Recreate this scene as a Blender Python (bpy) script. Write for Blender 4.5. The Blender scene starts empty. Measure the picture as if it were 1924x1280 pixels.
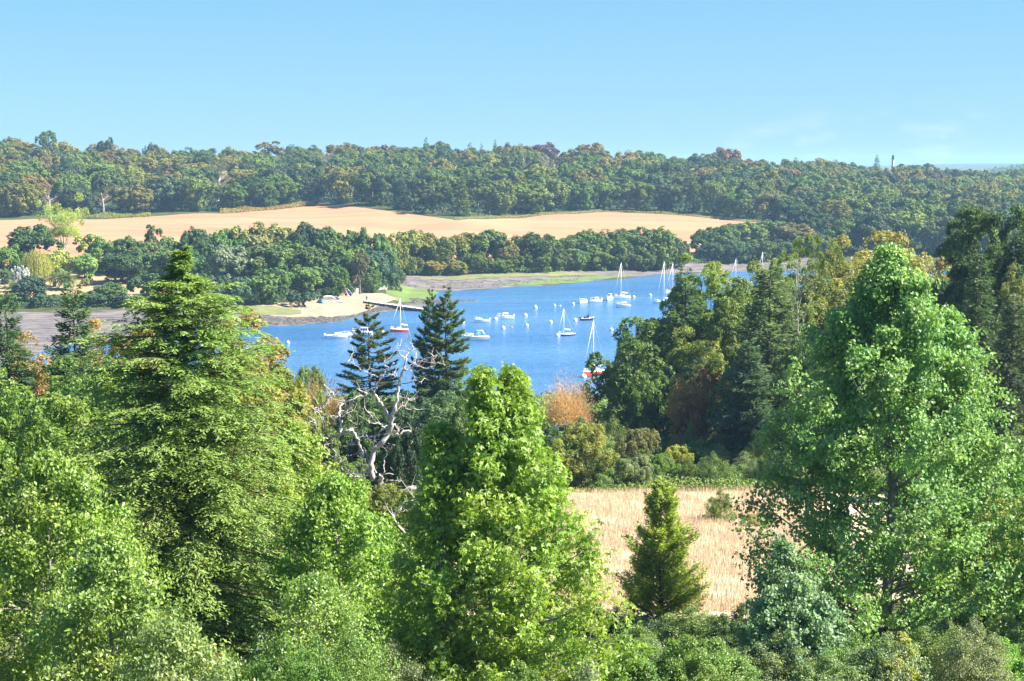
import bpy, math, random
import numpy as np
from mathutils import Vector

sc = bpy.context.scene
COL = sc.collection
rad = math.radians

# ------------------------------------------------------------------ camera
CAM_Z = 45.0
F = 3200.0
CX, CY, HY = 962.0, 640.0, 305.0
PITCH = math.atan((CY - HY) / F)
cam_data = bpy.data.cameras.new("camera")
cam = bpy.data.objects.new("camera", cam_data)
COL.objects.link(cam)
cam.location = (0, 0, CAM_Z)
cam.rotation_euler = (math.pi / 2 - PITCH, 0, 0)
cam_data.sensor_width = 36
cam_data.lens = F / 1924.0 * 36
cam_data.clip_start = 0.5
cam_data.clip_end = 40000
sc.camera = cam

# ------------------------------------------------------------------ sun and sky
SUN_EL, SUN_AZ = rad(45), rad(99)           # azimuth clockwise from +Y (the view direction)
SUN = Vector((math.sin(SUN_AZ) * math.cos(SUN_EL), math.cos(SUN_AZ) * math.cos(SUN_EL), math.sin(SUN_EL)))
sd = bpy.data.lights.new("sun", 'SUN')
sd.energy = 5.0
sd.angle = rad(0.55)
sd.color = (1.0, 0.93, 0.82)
so = bpy.data.objects.new("sun", sd)
so.rotation_euler = (-SUN).to_track_quat('-Z', 'Y').to_euler()
so.location = SUN * 300
COL.objects.link(so)

world = bpy.data.worlds.new("World")
sc.world = world
world.use_nodes = True
wn, wl = world.node_tree.nodes, world.node_tree.links
wn.clear()
wo = wn.new('ShaderNodeOutputWorld')
bg = wn.new('ShaderNodeBackground')
sky = wn.new('ShaderNodeTexSky')
sky.sky_type = 'NISHITA'
sky.sun_disc = False
sky.sun_elevation = SUN_EL
sky.sun_rotation = SUN_AZ
sky.altitude = 50
sky.air_density = 1.0
sky.dust_density = 0.0
sky.ozone_density = 3.0
tint = wn.new('ShaderNodeMix'); tint.data_type = 'RGBA'; tint.blend_type = 'MULTIPLY'
tint.inputs['Factor'].default_value = 1.0
tint.inputs[7].default_value = (0.68, 1.15, 1.85, 1)
gm = wn.new('ShaderNodeGamma'); gm.inputs[1].default_value = 0.6
wl.new(sky.outputs[0], gm.inputs[0]); wl.new(gm.outputs[0], tint.inputs[6])
tc = wn.new('ShaderNodeTexCoord')
mp = wn.new('ShaderNodeMapping'); mp.inputs['Scale'].default_value = (12, 12, 30)
nz = wn.new('ShaderNodeTexNoise'); nz.inputs['Scale'].default_value = 2.2; nz.inputs['Detail'].default_value = 6
nz.inputs['Roughness'].default_value = 0.55
wl.new(tc.outputs['Generated'], mp.inputs[0]); wl.new(mp.outputs[0], nz.inputs['Vector'])
cr = wn.new('ShaderNodeMapRange'); cr.interpolation_type = 'SMOOTHSTEP'
cr.inputs[1].default_value = 0.5; cr.inputs[2].default_value = 0.7
wl.new(nz.outputs[0], cr.inputs[0])
sep = wn.new('ShaderNodeSeparateXYZ'); wl.new(tc.outputs['Generated'], sep.inputs[0])
m1 = wn.new('ShaderNodeMapRange'); m1.interpolation_type = 'SMOOTHSTEP'
m1.inputs[1].default_value = 0.034; m1.inputs[2].default_value = 0.012
wl.new(sep.outputs['Z'], m1.inputs[0])
mm = wn.new('ShaderNodeMath'); mm.operation = 'MULTIPLY'
wl.new(cr.outputs[0], mm.inputs[0]); wl.new(m1.outputs[0], mm.inputs[1])
mm2 = wn.new('ShaderNodeMath'); mm2.operation = 'MULTIPLY'; mm2.inputs[1].default_value = 1.0
m3 = wn.new('ShaderNodeMapRange'); m3.interpolation_type = 'SMOOTHSTEP'; m3.inputs[1].default_value = 0.06; m3.inputs[2].default_value = 0.2
wl.new(sep.outputs['X'], m3.inputs[0])
m4 = wn.new('ShaderNodeMath'); m4.operation = 'MULTIPLY'
wl.new(mm.outputs[0], m4.inputs[0]); wl.new(m3.outputs[0], m4.inputs[1]); wl.new(m4.outputs[0], mm2.inputs[0])
cl = wn.new('ShaderNodeMix'); cl.data_type = 'RGBA'
cl.inputs[7].default_value = (3.5, 4.5, 5.4, 1)
wl.new(mm2.outputs[0], cl.inputs['Factor']); wl.new(tint.outputs[2], cl.inputs[6])
wl.new(cl.outputs[2], bg.inputs['Color'])
bg.inputs['Strength'].default_value = 0.055
wl.new(bg.outputs[0], wo.inputs['Surface'])

vs = sc.view_settings
vs.view_transform = 'Standard'; vs.look = 'None'; vs.gamma = 1.0; vs.use_curve_mapping = False
vs.exposure = 1.9
sc.render.engine = 'CYCLES'
cy = sc.cycles
cy.max_bounces = 6; cy.diffuse_bounces = 4; cy.glossy_bounces = 2; cy.transmission_bounces = 3
cy.transparent_max_bounces = 4; cy.volume_bounces = 0
cy.use_denoising = True
cy.sample_clamp_indirect = 4.0

# ------------------------------------------------------------------ projection helpers (photo pixel -> place)
CP, SP = math.cos(PITCH), math.sin(PITCH)
def ray(px, py):
    a, b = (px - CX) / F, (CY - py) / F
    return a, CP + b * SP, -SP + b * CP
def at(px, py, Y):
    a, dy, dz = ray(px, py)
    k = Y / dy
    return a * k, Y, CAM_Z + dz * k
def on_water(px, py, z=0.0):
    a, dy, dz = ray(px, py)
    k = (z - CAM_Z) / dz
    return a * k, dy * k, z

# ------------------------------------------------------------------ mesh building
class MB:
    """collects chunks of faces and links them as ONE mesh"""
    def __init__(s):
        s.v = []; s.f = []; s.n = 0
    def add(s, V, Fc, mat=0, val=None, smooth=False):
        V = np.asarray(V, dtype=np.float64).reshape(-1, 3); Fc = np.asarray(Fc, dtype=np.int64)
        if len(Fc) == 0: return
        if val is None: val = np.full(len(Fc), 0.5)
        s.v.append(V); s.f.append((Fc + s.n, mat, np.broadcast_to(val, (len(Fc),)), smooth)); s.n += len(V)
    def mesh(s, name, mats):
        me = bpy.data.meshes.new(name)
        V = np.concatenate(s.v)
        me.vertices.add(len(V)); me.vertices.foreach_set("co", V.astype(np.float32).ravel())
        idx = np.concatenate([f[0].ravel() for f in s.f])
        tot = np.concatenate([np.full(len(f[0]), f[0].shape[1]) for f in s.f])
        st = np.concatenate([[0], np.cumsum(tot)[:-1]])
        me.loops.add(len(idx)); me.loops.foreach_set("vertex_index", idx.astype(np.int32))
        me.polygons.add(len(tot)); me.polygons.foreach_set("loop_start", st.astype(np.int32))
        me.polygons.foreach_set("material_index", np.concatenate([np.full(len(f[0]), f[1]) for f in s.f]).astype(np.int32))
        me.polygons.foreach_set("use_smooth", np.concatenate([np.full(len(f[0]), f[3]) for f in s.f]).astype(bool))
        at_ = me.attributes.new("v", 'FLOAT', 'FACE')
        at_.data.foreach_set("value", np.concatenate([f[2] for f in s.f]).astype(np.float32))
        me.update(calc_edges=True)
        for m in (mats if isinstance(mats, (list, tuple)) else [mats]): me.materials.append(m)
        return me
    # simple solids
    def box(s, c, size, mat=0, rz=0.0, taper=1.0):
        hx, hy, hz = size[0] / 2, size[1] / 2, size[2] / 2
        P = []
        for z, k in ((-hz, 1.0), (hz, taper)):
            for x, y in ((-hx, -hy), (hx, -hy), (hx, hy), (-hx, hy)):
                x2, y2 = x * k, y * k
                P.append((c[0] + x2 * math.cos(rz) - y2 * math.sin(rz), c[1] + x2 * math.sin(rz) + y2 * math.cos(rz), c[2] + z))
        s.add(P, [(3, 2, 1, 0), (4, 5, 6, 7), (0, 1, 5, 4), (1, 2, 6, 5), (2, 3, 7, 6), (3, 0, 4, 7)], mat)
    def tube(s, pts, rads, k=6, mat=0, cap=True, val=0.5):
        P = np.asarray(pts, float); n = len(P)
        R = np.broadcast_to(np.asarray(rads, float), (n,))
        T = np.gradient(P, axis=0); T /= np.linalg.norm(T, axis=1, keepdims=True) + 1e-9
        ref = np.array([0.31, 0.95, 0.05]) if abs(T[0] @ np.array([0.31, 0.95, 0.05])) < 0.85 else np.array([1.0, 0, 0.1])
        A = np.cross(T, ref); A /= np.linalg.norm(A, axis=1, keepdims=True) + 1e-9
        B = np.cross(T, A)
        ang = np.arange(k) * 2 * math.pi / k
        V = (P[:, None, :] + R[:, None, None] * (np.cos(ang)[None, :, None] * A[:, None, :] + np.sin(ang)[None, :, None] * B[:, None, :])).reshape(-1, 3)
        i, j = np.meshgrid(np.arange(n - 1), np.arange(k), indexing='ij')
        a = i * k + j; b = i * k + (j + 1) % k
        Fq = np.stack([a, b, b + k, a + k], -1).reshape(-1, 4)
        base = s.n
        s.add(V, Fq, mat, val, True)
        if cap:
            s.f.append((np.arange(k)[None, ::-1] + base, mat, np.full(1, val), False))
            s.f.append((np.arange(k)[None, :] + base + (n - 1) * k, mat, np.full(1, val), False))
    def lathe(s, prof, k=12, c=(0, 0, 0), mat=0, smooth=True):
        prof = np.asarray(prof, float); n = len(prof); ang = np.arange(k) * 2 * math.pi / k
        V = np.stack([prof[:, None, 0] * np.cos(ang), prof[:, None, 0] * np.sin(ang), np.repeat(prof[:, 1:2], k, 1)], -1).reshape(-1, 3) + np.array(c)
        i, j = np.meshgrid(np.arange(n - 1), np.arange(k), indexing='ij')
        a = i * k + j; b = i * k + (j + 1) % k
        s.add(V, np.stack([a, b, b + k, a + k], -1).reshape(-1, 4), mat, None, smooth)
    def leaves(s, P, D, N, L, W, val, mat=0, fold=0.15):
        D = D / (np.linalg.norm(D, axis=1, keepdims=True) + 1e-9)
        S = np.cross(D, N); S /= np.linalg.norm(S, axis=1, keepdims=True) + 1e-9
        N2 = np.cross(S, D)
        L = np.broadcast_to(L, (len(P),))[:, None]; W = np.broadcast_to(W, (len(P),))[:, None]
        up = N2 * W * fold
        V = np.stack([P - D * L / 2, P + S * W / 2 + up, P + D * L / 2, P - S * W / 2 + up], 1).reshape(-1, 3)
        Fq = np.arange(len(P) * 4).reshape(-1, 4)
        s.add(V, Fq, mat, val)
    def stars(s, P, D, N, L, val, mat=0):
        """lobed leaf: three pointed lobes from one base"""
        D = D / (np.linalg.norm(D, axis=1, keepdims=True) + 1e-9)
        S = np.cross(D, N); S /= np.linalg.norm(S, axis=1, keepdims=True) + 1e-9
        N2 = np.cross(S, D)
        base = P - D * (L * 0.4)[:, None]
        for a, k in ((0.0, 1.0), (1.0, 0.85), (-1.0, 0.85)):
            d = D * math.cos(a) + S * math.sin(a) - N2 * 0.18 * abs(a)
            s.leaves(base + d * (L * k * 0.5)[:, None], d, N2, L * k, L * 0.42 * k, val, mat, 0.1)

def link(name, me, parent=None, color=None):
    o = bpy.data.objects.new(name, me)
    COL.objects.link(o)
    if parent is not None: o.parent = parent
    if color is not None: o.color = (color[0], color[1], color[2], 1.0)
    return o
def thing(name, label, cat, loc=(0, 0, 0), rz=0.0, scale=(1, 1, 1), group=None):
    o = bpy.data.objects.new(name, None)
    COL.objects.link(o)
    o.location = loc; o.rotation_euler = (0, 0, rz); o.scale = scale
    o.empty_display_size = 0.5
    o['label'] = label; o['category'] = cat
    if group: o['group'] = group
    return o
def tag(o, label, cat, group=None):
    o['label'] = label; o['category'] = cat
    if group: o['group'] = group
    return o
def structure(name, me):
    o = link(name, me); o['kind'] = 'structure'; return o
def stuff(name, me, label, cat, color=None):
    o = link(name, me, None, color); o['kind'] = 'stuff'; o['label'] = label; o['category'] = cat; return o

# ------------------------------------------------------------------ materials
def newmat(name):
    m = bpy.data.materials.new(name); m.use_nodes = True
    nt = m.node_tree; b = nt.nodes['Principled BSDF']
    return m, nt, b
def noise(nt, scale, detail=4, rough=0.6, coord='Object', vscale=None):
    t = nt.nodes.new('ShaderNodeTexCoord')
    n = nt.nodes.new('ShaderNodeTexNoise'); n.inputs['Scale'].default_value = scale
    n.inputs['Detail'].default_value = detail; n.inputs['Roughness'].default_value = rough
    src = t.outputs[coord]
    if vscale:
        mp = nt.nodes.new('ShaderNodeMapping'); mp.inputs['Scale'].default_value = vscale
        nt.links.new(src, mp.inputs[0]); src = mp.outputs[0]
    nt.links.new(src, n.inputs['Vector'])
    return n.outputs[0]
def ramp(nt, fac, stops):
    r = nt.nodes.new('ShaderNodeValToRGB')
    e = r.color_ramp.elements
    while len(e) < len(stops): e.new(0.5)
    for x, (p, c) in zip(e, stops): x.position = p; x.color = (*c, 1)
    nt.links.new(fac, r.inputs[0]); return r.outputs[0]
def mixc(nt, fac, a, b, mode='MIX'):
    m = nt.nodes.new('ShaderNodeMix'); m.data_type = 'RGBA'; m.blend_type = mode
    for sock, v in ((m.inputs['Factor'], fac), (m.inputs[6], a), (m.inputs[7], b)):
        if isinstance(v, (int, float)): sock.default_value = v
        elif isinstance(v, tuple): sock.default_value = (*v, 1)
        else: nt.links.new(v, sock)
    return m.outputs[2]
def rng_map(nt, v, a, b, c, d):
    m = nt.nodes.new('ShaderNodeMapRange'); nt.links.new(v, m.inputs[0])
    for i, x in enumerate((a, b, c, d)): m.inputs[i + 1].default_value = x
    return m.outputs[0]
def bump(nt, h, b, strength=0.5, dist=0.1):
    n = nt.nodes.new('ShaderNodeBump'); n.inputs['Strength'].default_value = strength; n.inputs['Distance'].default_value = dist
    nt.links.new(h, n.inputs['Height']); nt.links.new(n.outputs[0], b.inputs['Normal'])

def leaf_material(name, trans=0.38, rough=0.5, spec=0.35, yellow=0.25, pale_back=0.0, patch=0.12):
    m, nt, b = newmat(name)
    oi = nt.nodes.new('ShaderNodeObjectInfo')
    av = nt.nodes.new('ShaderNodeAttribute'); av.attribute_name = 'v'
    hs = nt.nodes.new('ShaderNodeHueSaturation')
    nt.links.new(oi.outputs['Color'], hs.inputs['Color'])
    nt.links.new(rng_map(nt, av.outputs['Fac'], 0, 1, 0.8, 1.5), hs.inputs['Value'])
    pn = noise(nt, patch, 3, 0.5)
    nt.links.new(rng_map(nt, pn, 0.3, 0.7, 0.482, 0.518), hs.inputs['Hue'])
    col = hs.outputs[0]
    warm = mixc(nt, 1.0, col, (1.75, 1.25, 0.8), 'MULTIPLY')
    pw = nt.nodes.new('ShaderNodeMath'); pw.operation = 'POWER'; pw.inputs[1].default_value = 5
    nt.links.new(av.outputs['Fac'], pw.inputs[0])
    pm = nt.nodes.new('ShaderNodeMath'); pm.operation = 'MULTIPLY'; pm.inputs[1].default_value = yellow * 2
    nt.links.new(pw.outputs[0], pm.inputs[0])
    col = mixc(nt, pm.outputs[0], col, warm)
    if pale_back > 0:
        ge = nt.nodes.new('ShaderNodeNewGeometry')
        pb = nt.nodes.new('ShaderNodeMath'); pb.operation = 'MULTIPLY'; pb.inputs[1].default_value = pale_back
        nt.links.new(ge.outputs['Backfacing'], pb.inputs[0])
        col = mixc(nt, pb.outputs[0], col, (0.34, 0.44, 0.30))
    nt.links.new(col, b.inputs['Base Color'])
    b.inputs['Roughness'].default_value = rough
    b.inputs['Specular IOR Level'].default_value = spec
    tr = nt.nodes.new('ShaderNodeBsdfTranslucent')
    tcx = mixc(nt, 1.0, col, (1.5, 1.6, 0.65), 'MULTIPLY')
    nt.links.new(tcx, tr.inputs['Color'])
    ms = nt.nodes.new('ShaderNodeMixShader'); ms.inputs[0].default_value = trans
    nt.links.new(b.outputs[0], ms.inputs[1]); nt.links.new(tr.outputs[0], ms.inputs[2])
    nt.links.new(ms.outputs[0], nt.nodes['Material Output'].inputs['Surface'])
    return m
M = {}
M['leaf'] = leaf_material('leaf')
M['leaf_glossy'] = leaf_material('glossy_leaf', 0.34, 0.42, 0.4, 0.3, 0.0, 0.4)
M['leaf_silver'] = leaf_material('silver_backed_leaf', 0.29, 0.45, 0.35, 0.15, 0.35, 0.4)
M['needle'] = leaf_material('needle', 0.3, 0.6, 0.25, 0.2, 0.0, 0.2)
M['leaf_far'] = leaf_material('woodland_leaf', 0.14, 0.6, 0.2, 0.2, 0.0, 0.1)

def rough_mat(name, stops, scale=1.0, detail=6, rough=0.9, bumps=0.0, coord='Object', vscale=None, dist=0.1):
    m, nt, b = newmat(name)
    n = noise(nt, scale, detail, 0.6, coord, vscale)
    nt.links.new(ramp(nt, n, stops), b.inputs['Base Color'])
    b.inputs['Roughness'].default_value = rough; b.inputs['Specular IOR Level'].default_value = 0.2
    if bumps: bump(nt, n, b, bumps, dist)
    return m
M['bark'] = rough_mat('bark', [(0.3, (0.06, 0.05, 0.04)), (0.7, (0.17, 0.14, 0.11))], 5, 6, 0.9, 0.6, vscale=(1, 1, 0.25))
M['bark_grey'] = rough_mat('grey_bark', [(0.3, (0.12, 0.11, 0.1)), (0.7, (0.3, 0.28, 0.25))], 4, 6, 0.9, 0.5, vscale=(1, 1, 0.3))
M['bark_pale'] = rough_mat('pale_bark', [(0.3, (0.42, 0.38, 0.33)), (0.7, (0.62, 0.58, 0.52))], 3, 5, 0.85, 0.3, vscale=(1, 1, 0.3))
M['deadwood'] = rough_mat('weathered_deadwood', [(0.28, (0.25, 0.22, 0.195)), (0.5, (0.5, 0.46, 0.43)), (0.75, (0.62, 0.58, 0.54))], 2.2, 7, 0.85, 0.6, vscale=(1, 1, 0.4), dist=0.05)
M['ground'] = rough_mat('woodland_ground', [(0.3, (0.03, 0.04, 0.012)), (0.55, (0.06, 0.075, 0.022)), (0.75, (0.11, 0.105, 0.045))], 0.25, 8, 1.0, 0.6, dist=0.4)
M['lawn'] = rough_mat('parched_lawn', [(0.3, (0.25, 0.18, 0.09)), (0.7, (0.36, 0.26, 0.15))], 0.2, 6, 1.0)
M['mud'] = rough_mat('shore_mud', [(0.3, (0.05, 0.045, 0.045)), (0.5, (0.13, 0.115, 0.11)), (0.72, (0.22, 0.19, 0.165))], 0.28, 9, 0.75, 0.7, vscale=(0.5, 1, 1), dist=0.3)
M['sand'] = rough_mat('beach_sand', [(0.3, (0.24, 0.18, 0.12)), (0.7, (0.34, 0.27, 0.195))], 0.35, 8, 0.95, 0.3)
M['algae'] = rough_mat('green_algae', [(0.3, (0.09, 0.10, 0.05)), (0.5, (0.11, 0.17, 0.04)), (0.7, (0.14, 0.23, 0.035))], 0.18, 8, 0.8, 0.3, vscale=(0.4, 1, 1))
M['salt_grass'] = rough_mat('shore_grass', [(0.3, (0.10, 0.125, 0.045)), (0.7, (0.2, 0.2, 0.085))], 0.3, 8, 0.95, 0.4)
M['rock'] = rough_mat('seaweed_rock', [(0.35, (0.035, 0.032, 0.03)), (0.7, (0.13, 0.12, 0.11))], 2, 6, 0.7, 0.6)
M['stone'] = rough_mat('pale_stone', [(0.3, (0.38, 0.34, 0.29)), (0.7, (0.6, 0.56, 0.5))], 1.5, 6, 0.9, 0.4)
M['jetty_stone'] = rough_mat('dark_jetty_stone', [(0.3, (0.06, 0.06, 0.06)), (0.7, (0.15, 0.14, 0.13))], 1.5, 6, 0.8, 0.5)  # darker stone for the jetty's sides, below the paler caps

def field_mat():
    m, nt, b = newmat('stubble')
    n1 = noise(nt, 0.02, 5, 0.55, 'Object', (0.5, 2.2, 0))
    n2 = noise(nt, 0.5, 4, 0.6, 'Object', (0.12, 1, 0))
    c = ramp(nt, n1, [(0.3, (0.29, 0.145, 0.078)), (0.5, (0.385, 0.193, 0.108)), (0.72, (0.43, 0.228, 0.137))])
    c = mixc(nt, rng_map(nt, n2, 0.3, 0.7, 0, 0.35), c, (0.31, 0.20, 0.10))
    t = nt.nodes.new('ShaderNodeTexCoord')
    w = nt.nodes.new('ShaderNodeTexWave'); w.wave_type = 'BANDS'; w.bands_direction = 'Y'
    w.inputs['Scale'].default_value = 0.0042; w.inputs['Distortion'].default_value = 5.0
    w.inputs['Detail'].default_value = 1.0; w.inputs['Detail Scale'].default_value = 0.4
    nt.links.new(t.outputs['Object'], w.inputs['Vector'])
    line = ramp(nt, w.outputs['Fac'], [(0.0, (0.7, 0.7, 0.7)), (0.10, (0.0, 0.0, 0.0))])
    c = mixc(nt, line, c, (0.27, 0.17, 0.10))
    nt.links.new(c, b.inputs['Base Color']); b.inputs['Roughness'].default_value = 1.0
    b.inputs['Specular IOR Level'].default_value = 0.1
    return m
M['stubble'] = field_mat()
def meadow_mat():
    m, nt, b = newmat('dry_meadow')
    n1 = noise(nt, 0.09, 6, 0.6); n2 = noise(nt, 3.0, 4, 0.6, 'Object', (1, 0.35, 1))
    c = ramp(nt, n1, [(0.3, (0.42, 0.31, 0.20)), (0.5, (0.51, 0.40, 0.27)), (0.7, (0.57, 0.46, 0.335))])
    c = mixc(nt, rng_map(nt, n2, 0.35, 0.7, 0, 0.3), c, (0.33, 0.24, 0.135))
    nt.links.new(c, b.inputs['Base Color']); b.inputs['Roughness'].default_value = 1.0
    b.inputs['Specular IOR Level'].default_value = 0.1
    bump(nt, n2, b, 0.6, 0.15)
    return m
M['meadow'] = meadow_mat()
def grass_mat():
    m, nt, b = newmat('dry_grass')
    av = nt.nodes.new('ShaderNodeAttribute'); av.attribute_name = 'v'
    c = ramp(nt, av.outputs['Fac'], [(0.0, (0.44, 0.33, 0.19)), (0.4, (0.54, 0.43, 0.29)), (0.85, (0.60, 0.50, 0.36)), (1.0, (0.36, 0.36, 0.13))])
    nt.links.new(c, b.inputs['Base Color']); b.inputs['Roughness'].default_value = 0.8
    b.inputs['Specular IOR Level'].default_value = 0.2
    tr = nt.nodes.new('ShaderNodeBsdfTranslucent'); nt.links.new(c, tr.inputs['Color'])
    ms = nt.nodes.new('ShaderNodeMixShader'); ms.inputs[0].default_value = 0.35
    nt.links.new(b.outputs[0], ms.inputs[1]); nt.links.new(tr.outputs[0], ms.inputs[2])
    nt.links.new(ms.outputs[0], nt.nodes['Material Output'].inputs['Surface'])
    return m
M['dry_grass'] = grass_mat()
def water_mat():
    m, nt, b = newmat('estuary_water')
    n0 = noise(nt, 0.012, 4, 0.5, 'Object', (0.45, 1.6, 1))
    c = ramp(nt, n0, [(0.3, (0.032, 0.115, 0.255)), (0.7, (0.07, 0.18, 0.33))])
    nt.links.new(c, b.inputs['Base Color'])
    b.inputs['Roughness'].default_value = 0.22
    b.inputs['IOR'].default_value = 1.33
    n1 = noise(nt, 0.9, 4, 0.65, 'Object', (0.55, 1, 1)); n2 = noise(nt, 0.1, 3, 0.5, 'Object', (0.5, 1.2, 1))
    ad = nt.nodes.new('ShaderNodeMath'); ad.operation = 'MULTIPLY_ADD'; ad.inputs[1].default_value = 2.0
    nt.links.new(n2, ad.inputs[0]); nt.links.new(n1, ad.inputs[2])
    bump(nt, ad.outputs[0], b, 1.0, 0.9)
    return m
M['water'] = water_mat()
def paint(name, c, rough=0.35, metal=0.0, var=0.06):
    m, nt, b = newmat(name)
    n = noise(nt, 2.5, 4, 0.6)
    lo = tuple(max(0, x * (1 - var * 1.5)) for x in c); hi = tuple(min(1, x * (1 + var)) for x in c)
    nt.links.new(ramp(nt, n, [(0.35, lo), (0.65, hi)]), b.inputs['Base Color'])
    b.inputs['Roughness'].default_value = rough; b.inputs['Metallic'].default_value = metal
    return m
M['white'] = paint('white_gelcoat', (0.8, 0.79, 0.76))
M['cream'] = paint('cream_deck', (0.68, 0.66, 0.6), 0.6)
M['red'] = paint('red_hull', (0.62, 0.07, 0.04))
M['navy'] = paint('navy_hull', (0.025, 0.04, 0.16))
M['black'] = paint('black_rubber', (0.02, 0.022, 0.03), 0.6)
M['turq'] = paint('turquoise_canvas', (0.12, 0.45, 0.48), 0.8)
M['blue'] = paint('blue_hull', (0.05, 0.13, 0.5))
M['orange'] = paint('orange_hull', (0.65, 0.16, 0.06))
M['glass'] = paint('dark_glass', (0.05, 0.07, 0.09), 0.08)
M['alu'] = paint('pale_spar', (0.75, 0.75, 0.74), 0.35)
M['rope'] = paint('pale_wire', (0.62, 0.62, 0.6), 0.5)
M['grey'] = paint('grey_motor', (0.2, 0.2, 0.21), 0.4)
M['cloth_dark'] = paint('dark_cloth', (0.04, 0.05, 0.09), 0.9)
M['skin'] = paint('skin', (0.5, 0.31, 0.22), 0.6)
M['slate'] = paint('dark_lantern', (0.05, 0.06, 0.07), 0.4)
# ------------------------------------------------------------------ terrain
NEAR = [(-300, 37), (0, 34), (35, 31), (60, 26.5), (80, 23), (95, 20.5), (130, 17.2), (160, 14.6), (200, 12), (240, 8.5), (280, 4), (310, 0.4), (335, -1.5)]
FARCOL = {
    -700: [(352, -1), (384, 0.05), (430, .25), (495, .6), (503, 2), (540, 6), (600, 8.5), (700, 11), (850, 15.8), (1200, 44), (1500, 46), (2500, 12)],
    0: [(352, -1), (384, 0.05), (430, .25), (495, .6), (503, 2), (540, 6), (600, 8.5), (700, 11), (850, 15.8), (1200, 45), (1500, 47), (2500, 12)],
    240: [(400, -1), (432, 0.0), (498, .6), (506, 2), (540, 5.5), (600, 8), (700, 11), (880, 16.5), (1200, 38), (1500, 38), (2500, 12)],
    480: [(440, -1), (469, 0), (495, 1.2), (510, 2.2), (560, 5), (640, 8), (920, 18.6), (1200, 37), (1500, 36), (2500, 12)],
    590: [(450, -1), (475, 0), (500, 1.0), (525, 2), (560, 4), (640, 7), (950, 20.4), (1200, 40), (1500, 36), (2500, 12)],
    700: [(490, -1), (514, 0.1), (530, 1.6), (560, 2.5), (640, 5), (900, 19.7), (1200, 40), (1500, 36), (2500, 12)],
    775: [(508, -.6), (528, .1), (560, .35), (600, .4), (640, 2), (700, 5), (870, 17.6), (1200, 39), (1500, 36), (2500, 12)],
    860: [(585, -.6), (600, 0), (640, 1.8), (700, 4.5), (840, 16.4), (1200, 39), (1500, 36), (2500, 12)],
    1000: [(608, -.6), (623, 0), (650, 1.5), (700, 4), (900, 16.6), (1200, 38), (1500, 36), (2500, 10)],
    1130: [(640, -.6), (654, 0), (680, 1.5), (720, 4), (930, 18.0), (1200, 37), (1500, 34), (2500, 10)],
    1250: [(680, -.6), (692, 0), (705, 1.5), (740, 4), (910, 17.1), (1200, 36), (1500, 32), (2500, 8)],
    1420: [(698, -.6), (712, 0), (730, 1.8), (760, 5), (880, 13.9), (1200, 32), (1500, 28), (2500, 8)],
    1600: [(702, -.6), (715, 0), (735, 3), (800, 9), (900, 14.5), (1250, 29), (1500, 26), (2500, 8)],
    1840: [(702, -.6), (715, 0), (735, 3), (800, 9), (900, 12), (1300, 22), (1500, 22), (2500, 8), (3200, 10)],
    1924: [(702, -.6), (715, 0), (735, 3), (800, 9), (900, 12), (1300, 21), (1500, 21), (2500, 12), (3200, 28)],
    2600: [(702, -.6), (715, 0), (735, 3), (800, 9), (900, 12), (1300, 20), (1500, 20), (2500, 12), (3200, 30)],
}
DG = np.arange(-300, 9000, 4.0)
cols = sorted(FARCOL)
PROF = []
for c in cols:
    pts = NEAR + FARCOL[c] + [(4200, 6), (5600, 18 if c < 1700 else 34), (7000, 30 if c < 1700 else 40), (9000, 10)]
    d, z = zip(*pts)
    p = np.interp(DG, d, z)
    k = np.array([1, 2, 3, 2, 1.0]); k /= k.sum()
    p = np.convolve(np.pad(p, 2, mode='edge'), k, 'valid')
    PROF.append(p)
PROF = np.array(PROF)
COLT = (np.array(cols) - CX) / F
def Hraw(x, y):
    x = np.asarray(x, float); y = np.asarray(y, float)
    t = np.clip(x / np.maximum(y, 30.0), COLT[0], COLT[-1])
    j = np.clip(np.searchsorted(COLT, t) - 1, 0, len(COLT) - 2)
    w = (t - COLT[j]) / (COLT[j + 1] - COLT[j]); w = w * w * (3 - 2 * w)
    i = np.clip((y - DG[0]) / 4.0, 0, len(DG) - 2.001); i0 = i.astype(int); f = i - i0
    a = PROF[j, i0] * (1 - f) + PROF[j, i0 + 1] * f
    b = PROF[j + 1, i0] * (1 - f) + PROF[j + 1, i0 + 1] * f
    z = a * (1 - w) + b * w
    rough = np.clip((y - 40) / 100, 0, 1) * np.clip(np.abs(z) / 3, 0.05, 1)
    return z + rough * (0.35 * np.sin(x * .061 + 1.3) * np.cos(y * .047) + 0.2 * np.sin(x * .13 + y * .11))
GXs = np.unique(np.concatenate([np.arange(-420, 421, 5.0), np.linspace(-4500, -420, 42), np.linspace(420, 4500, 42)]))
GYs = np.unique(np.concatenate([np.arange(-100, 1300, 5.0), np.arange(1300, 2000, 25.0), np.linspace(2000, 8400, 60)]))
GZ = Hraw(*np.meshgrid(GXs, GYs, indexing='ij'))
def HG(x, y):
    x = np.asarray(x, float); y = np.asarray(y, float)
    i = np.clip(np.searchsorted(GXs, x) - 1, 0, len(GXs) - 2); j = np.clip(np.searchsorted(GYs, y) - 1, 0, len(GYs) - 2)
    u = np.clip((x - GXs[i]) / (GXs[i + 1] - GXs[i]), 0, 1); v = np.clip((y - GYs[j]) / (GYs[j + 1] - GYs[j]), 0, 1)
    return GZ[i, j] * (1 - u) * (1 - v) + GZ[i + 1, j] * u * (1 - v) + GZ[i, j + 1] * (1 - u) * v + GZ[i + 1, j + 1] * u * v
def px_to_x(px, d):           # ground column of the photo at distance d
    return (np.asarray(px, float) - CX) / F * np.asarray(d, float) * (CP + 0.06 * SP)

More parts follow.
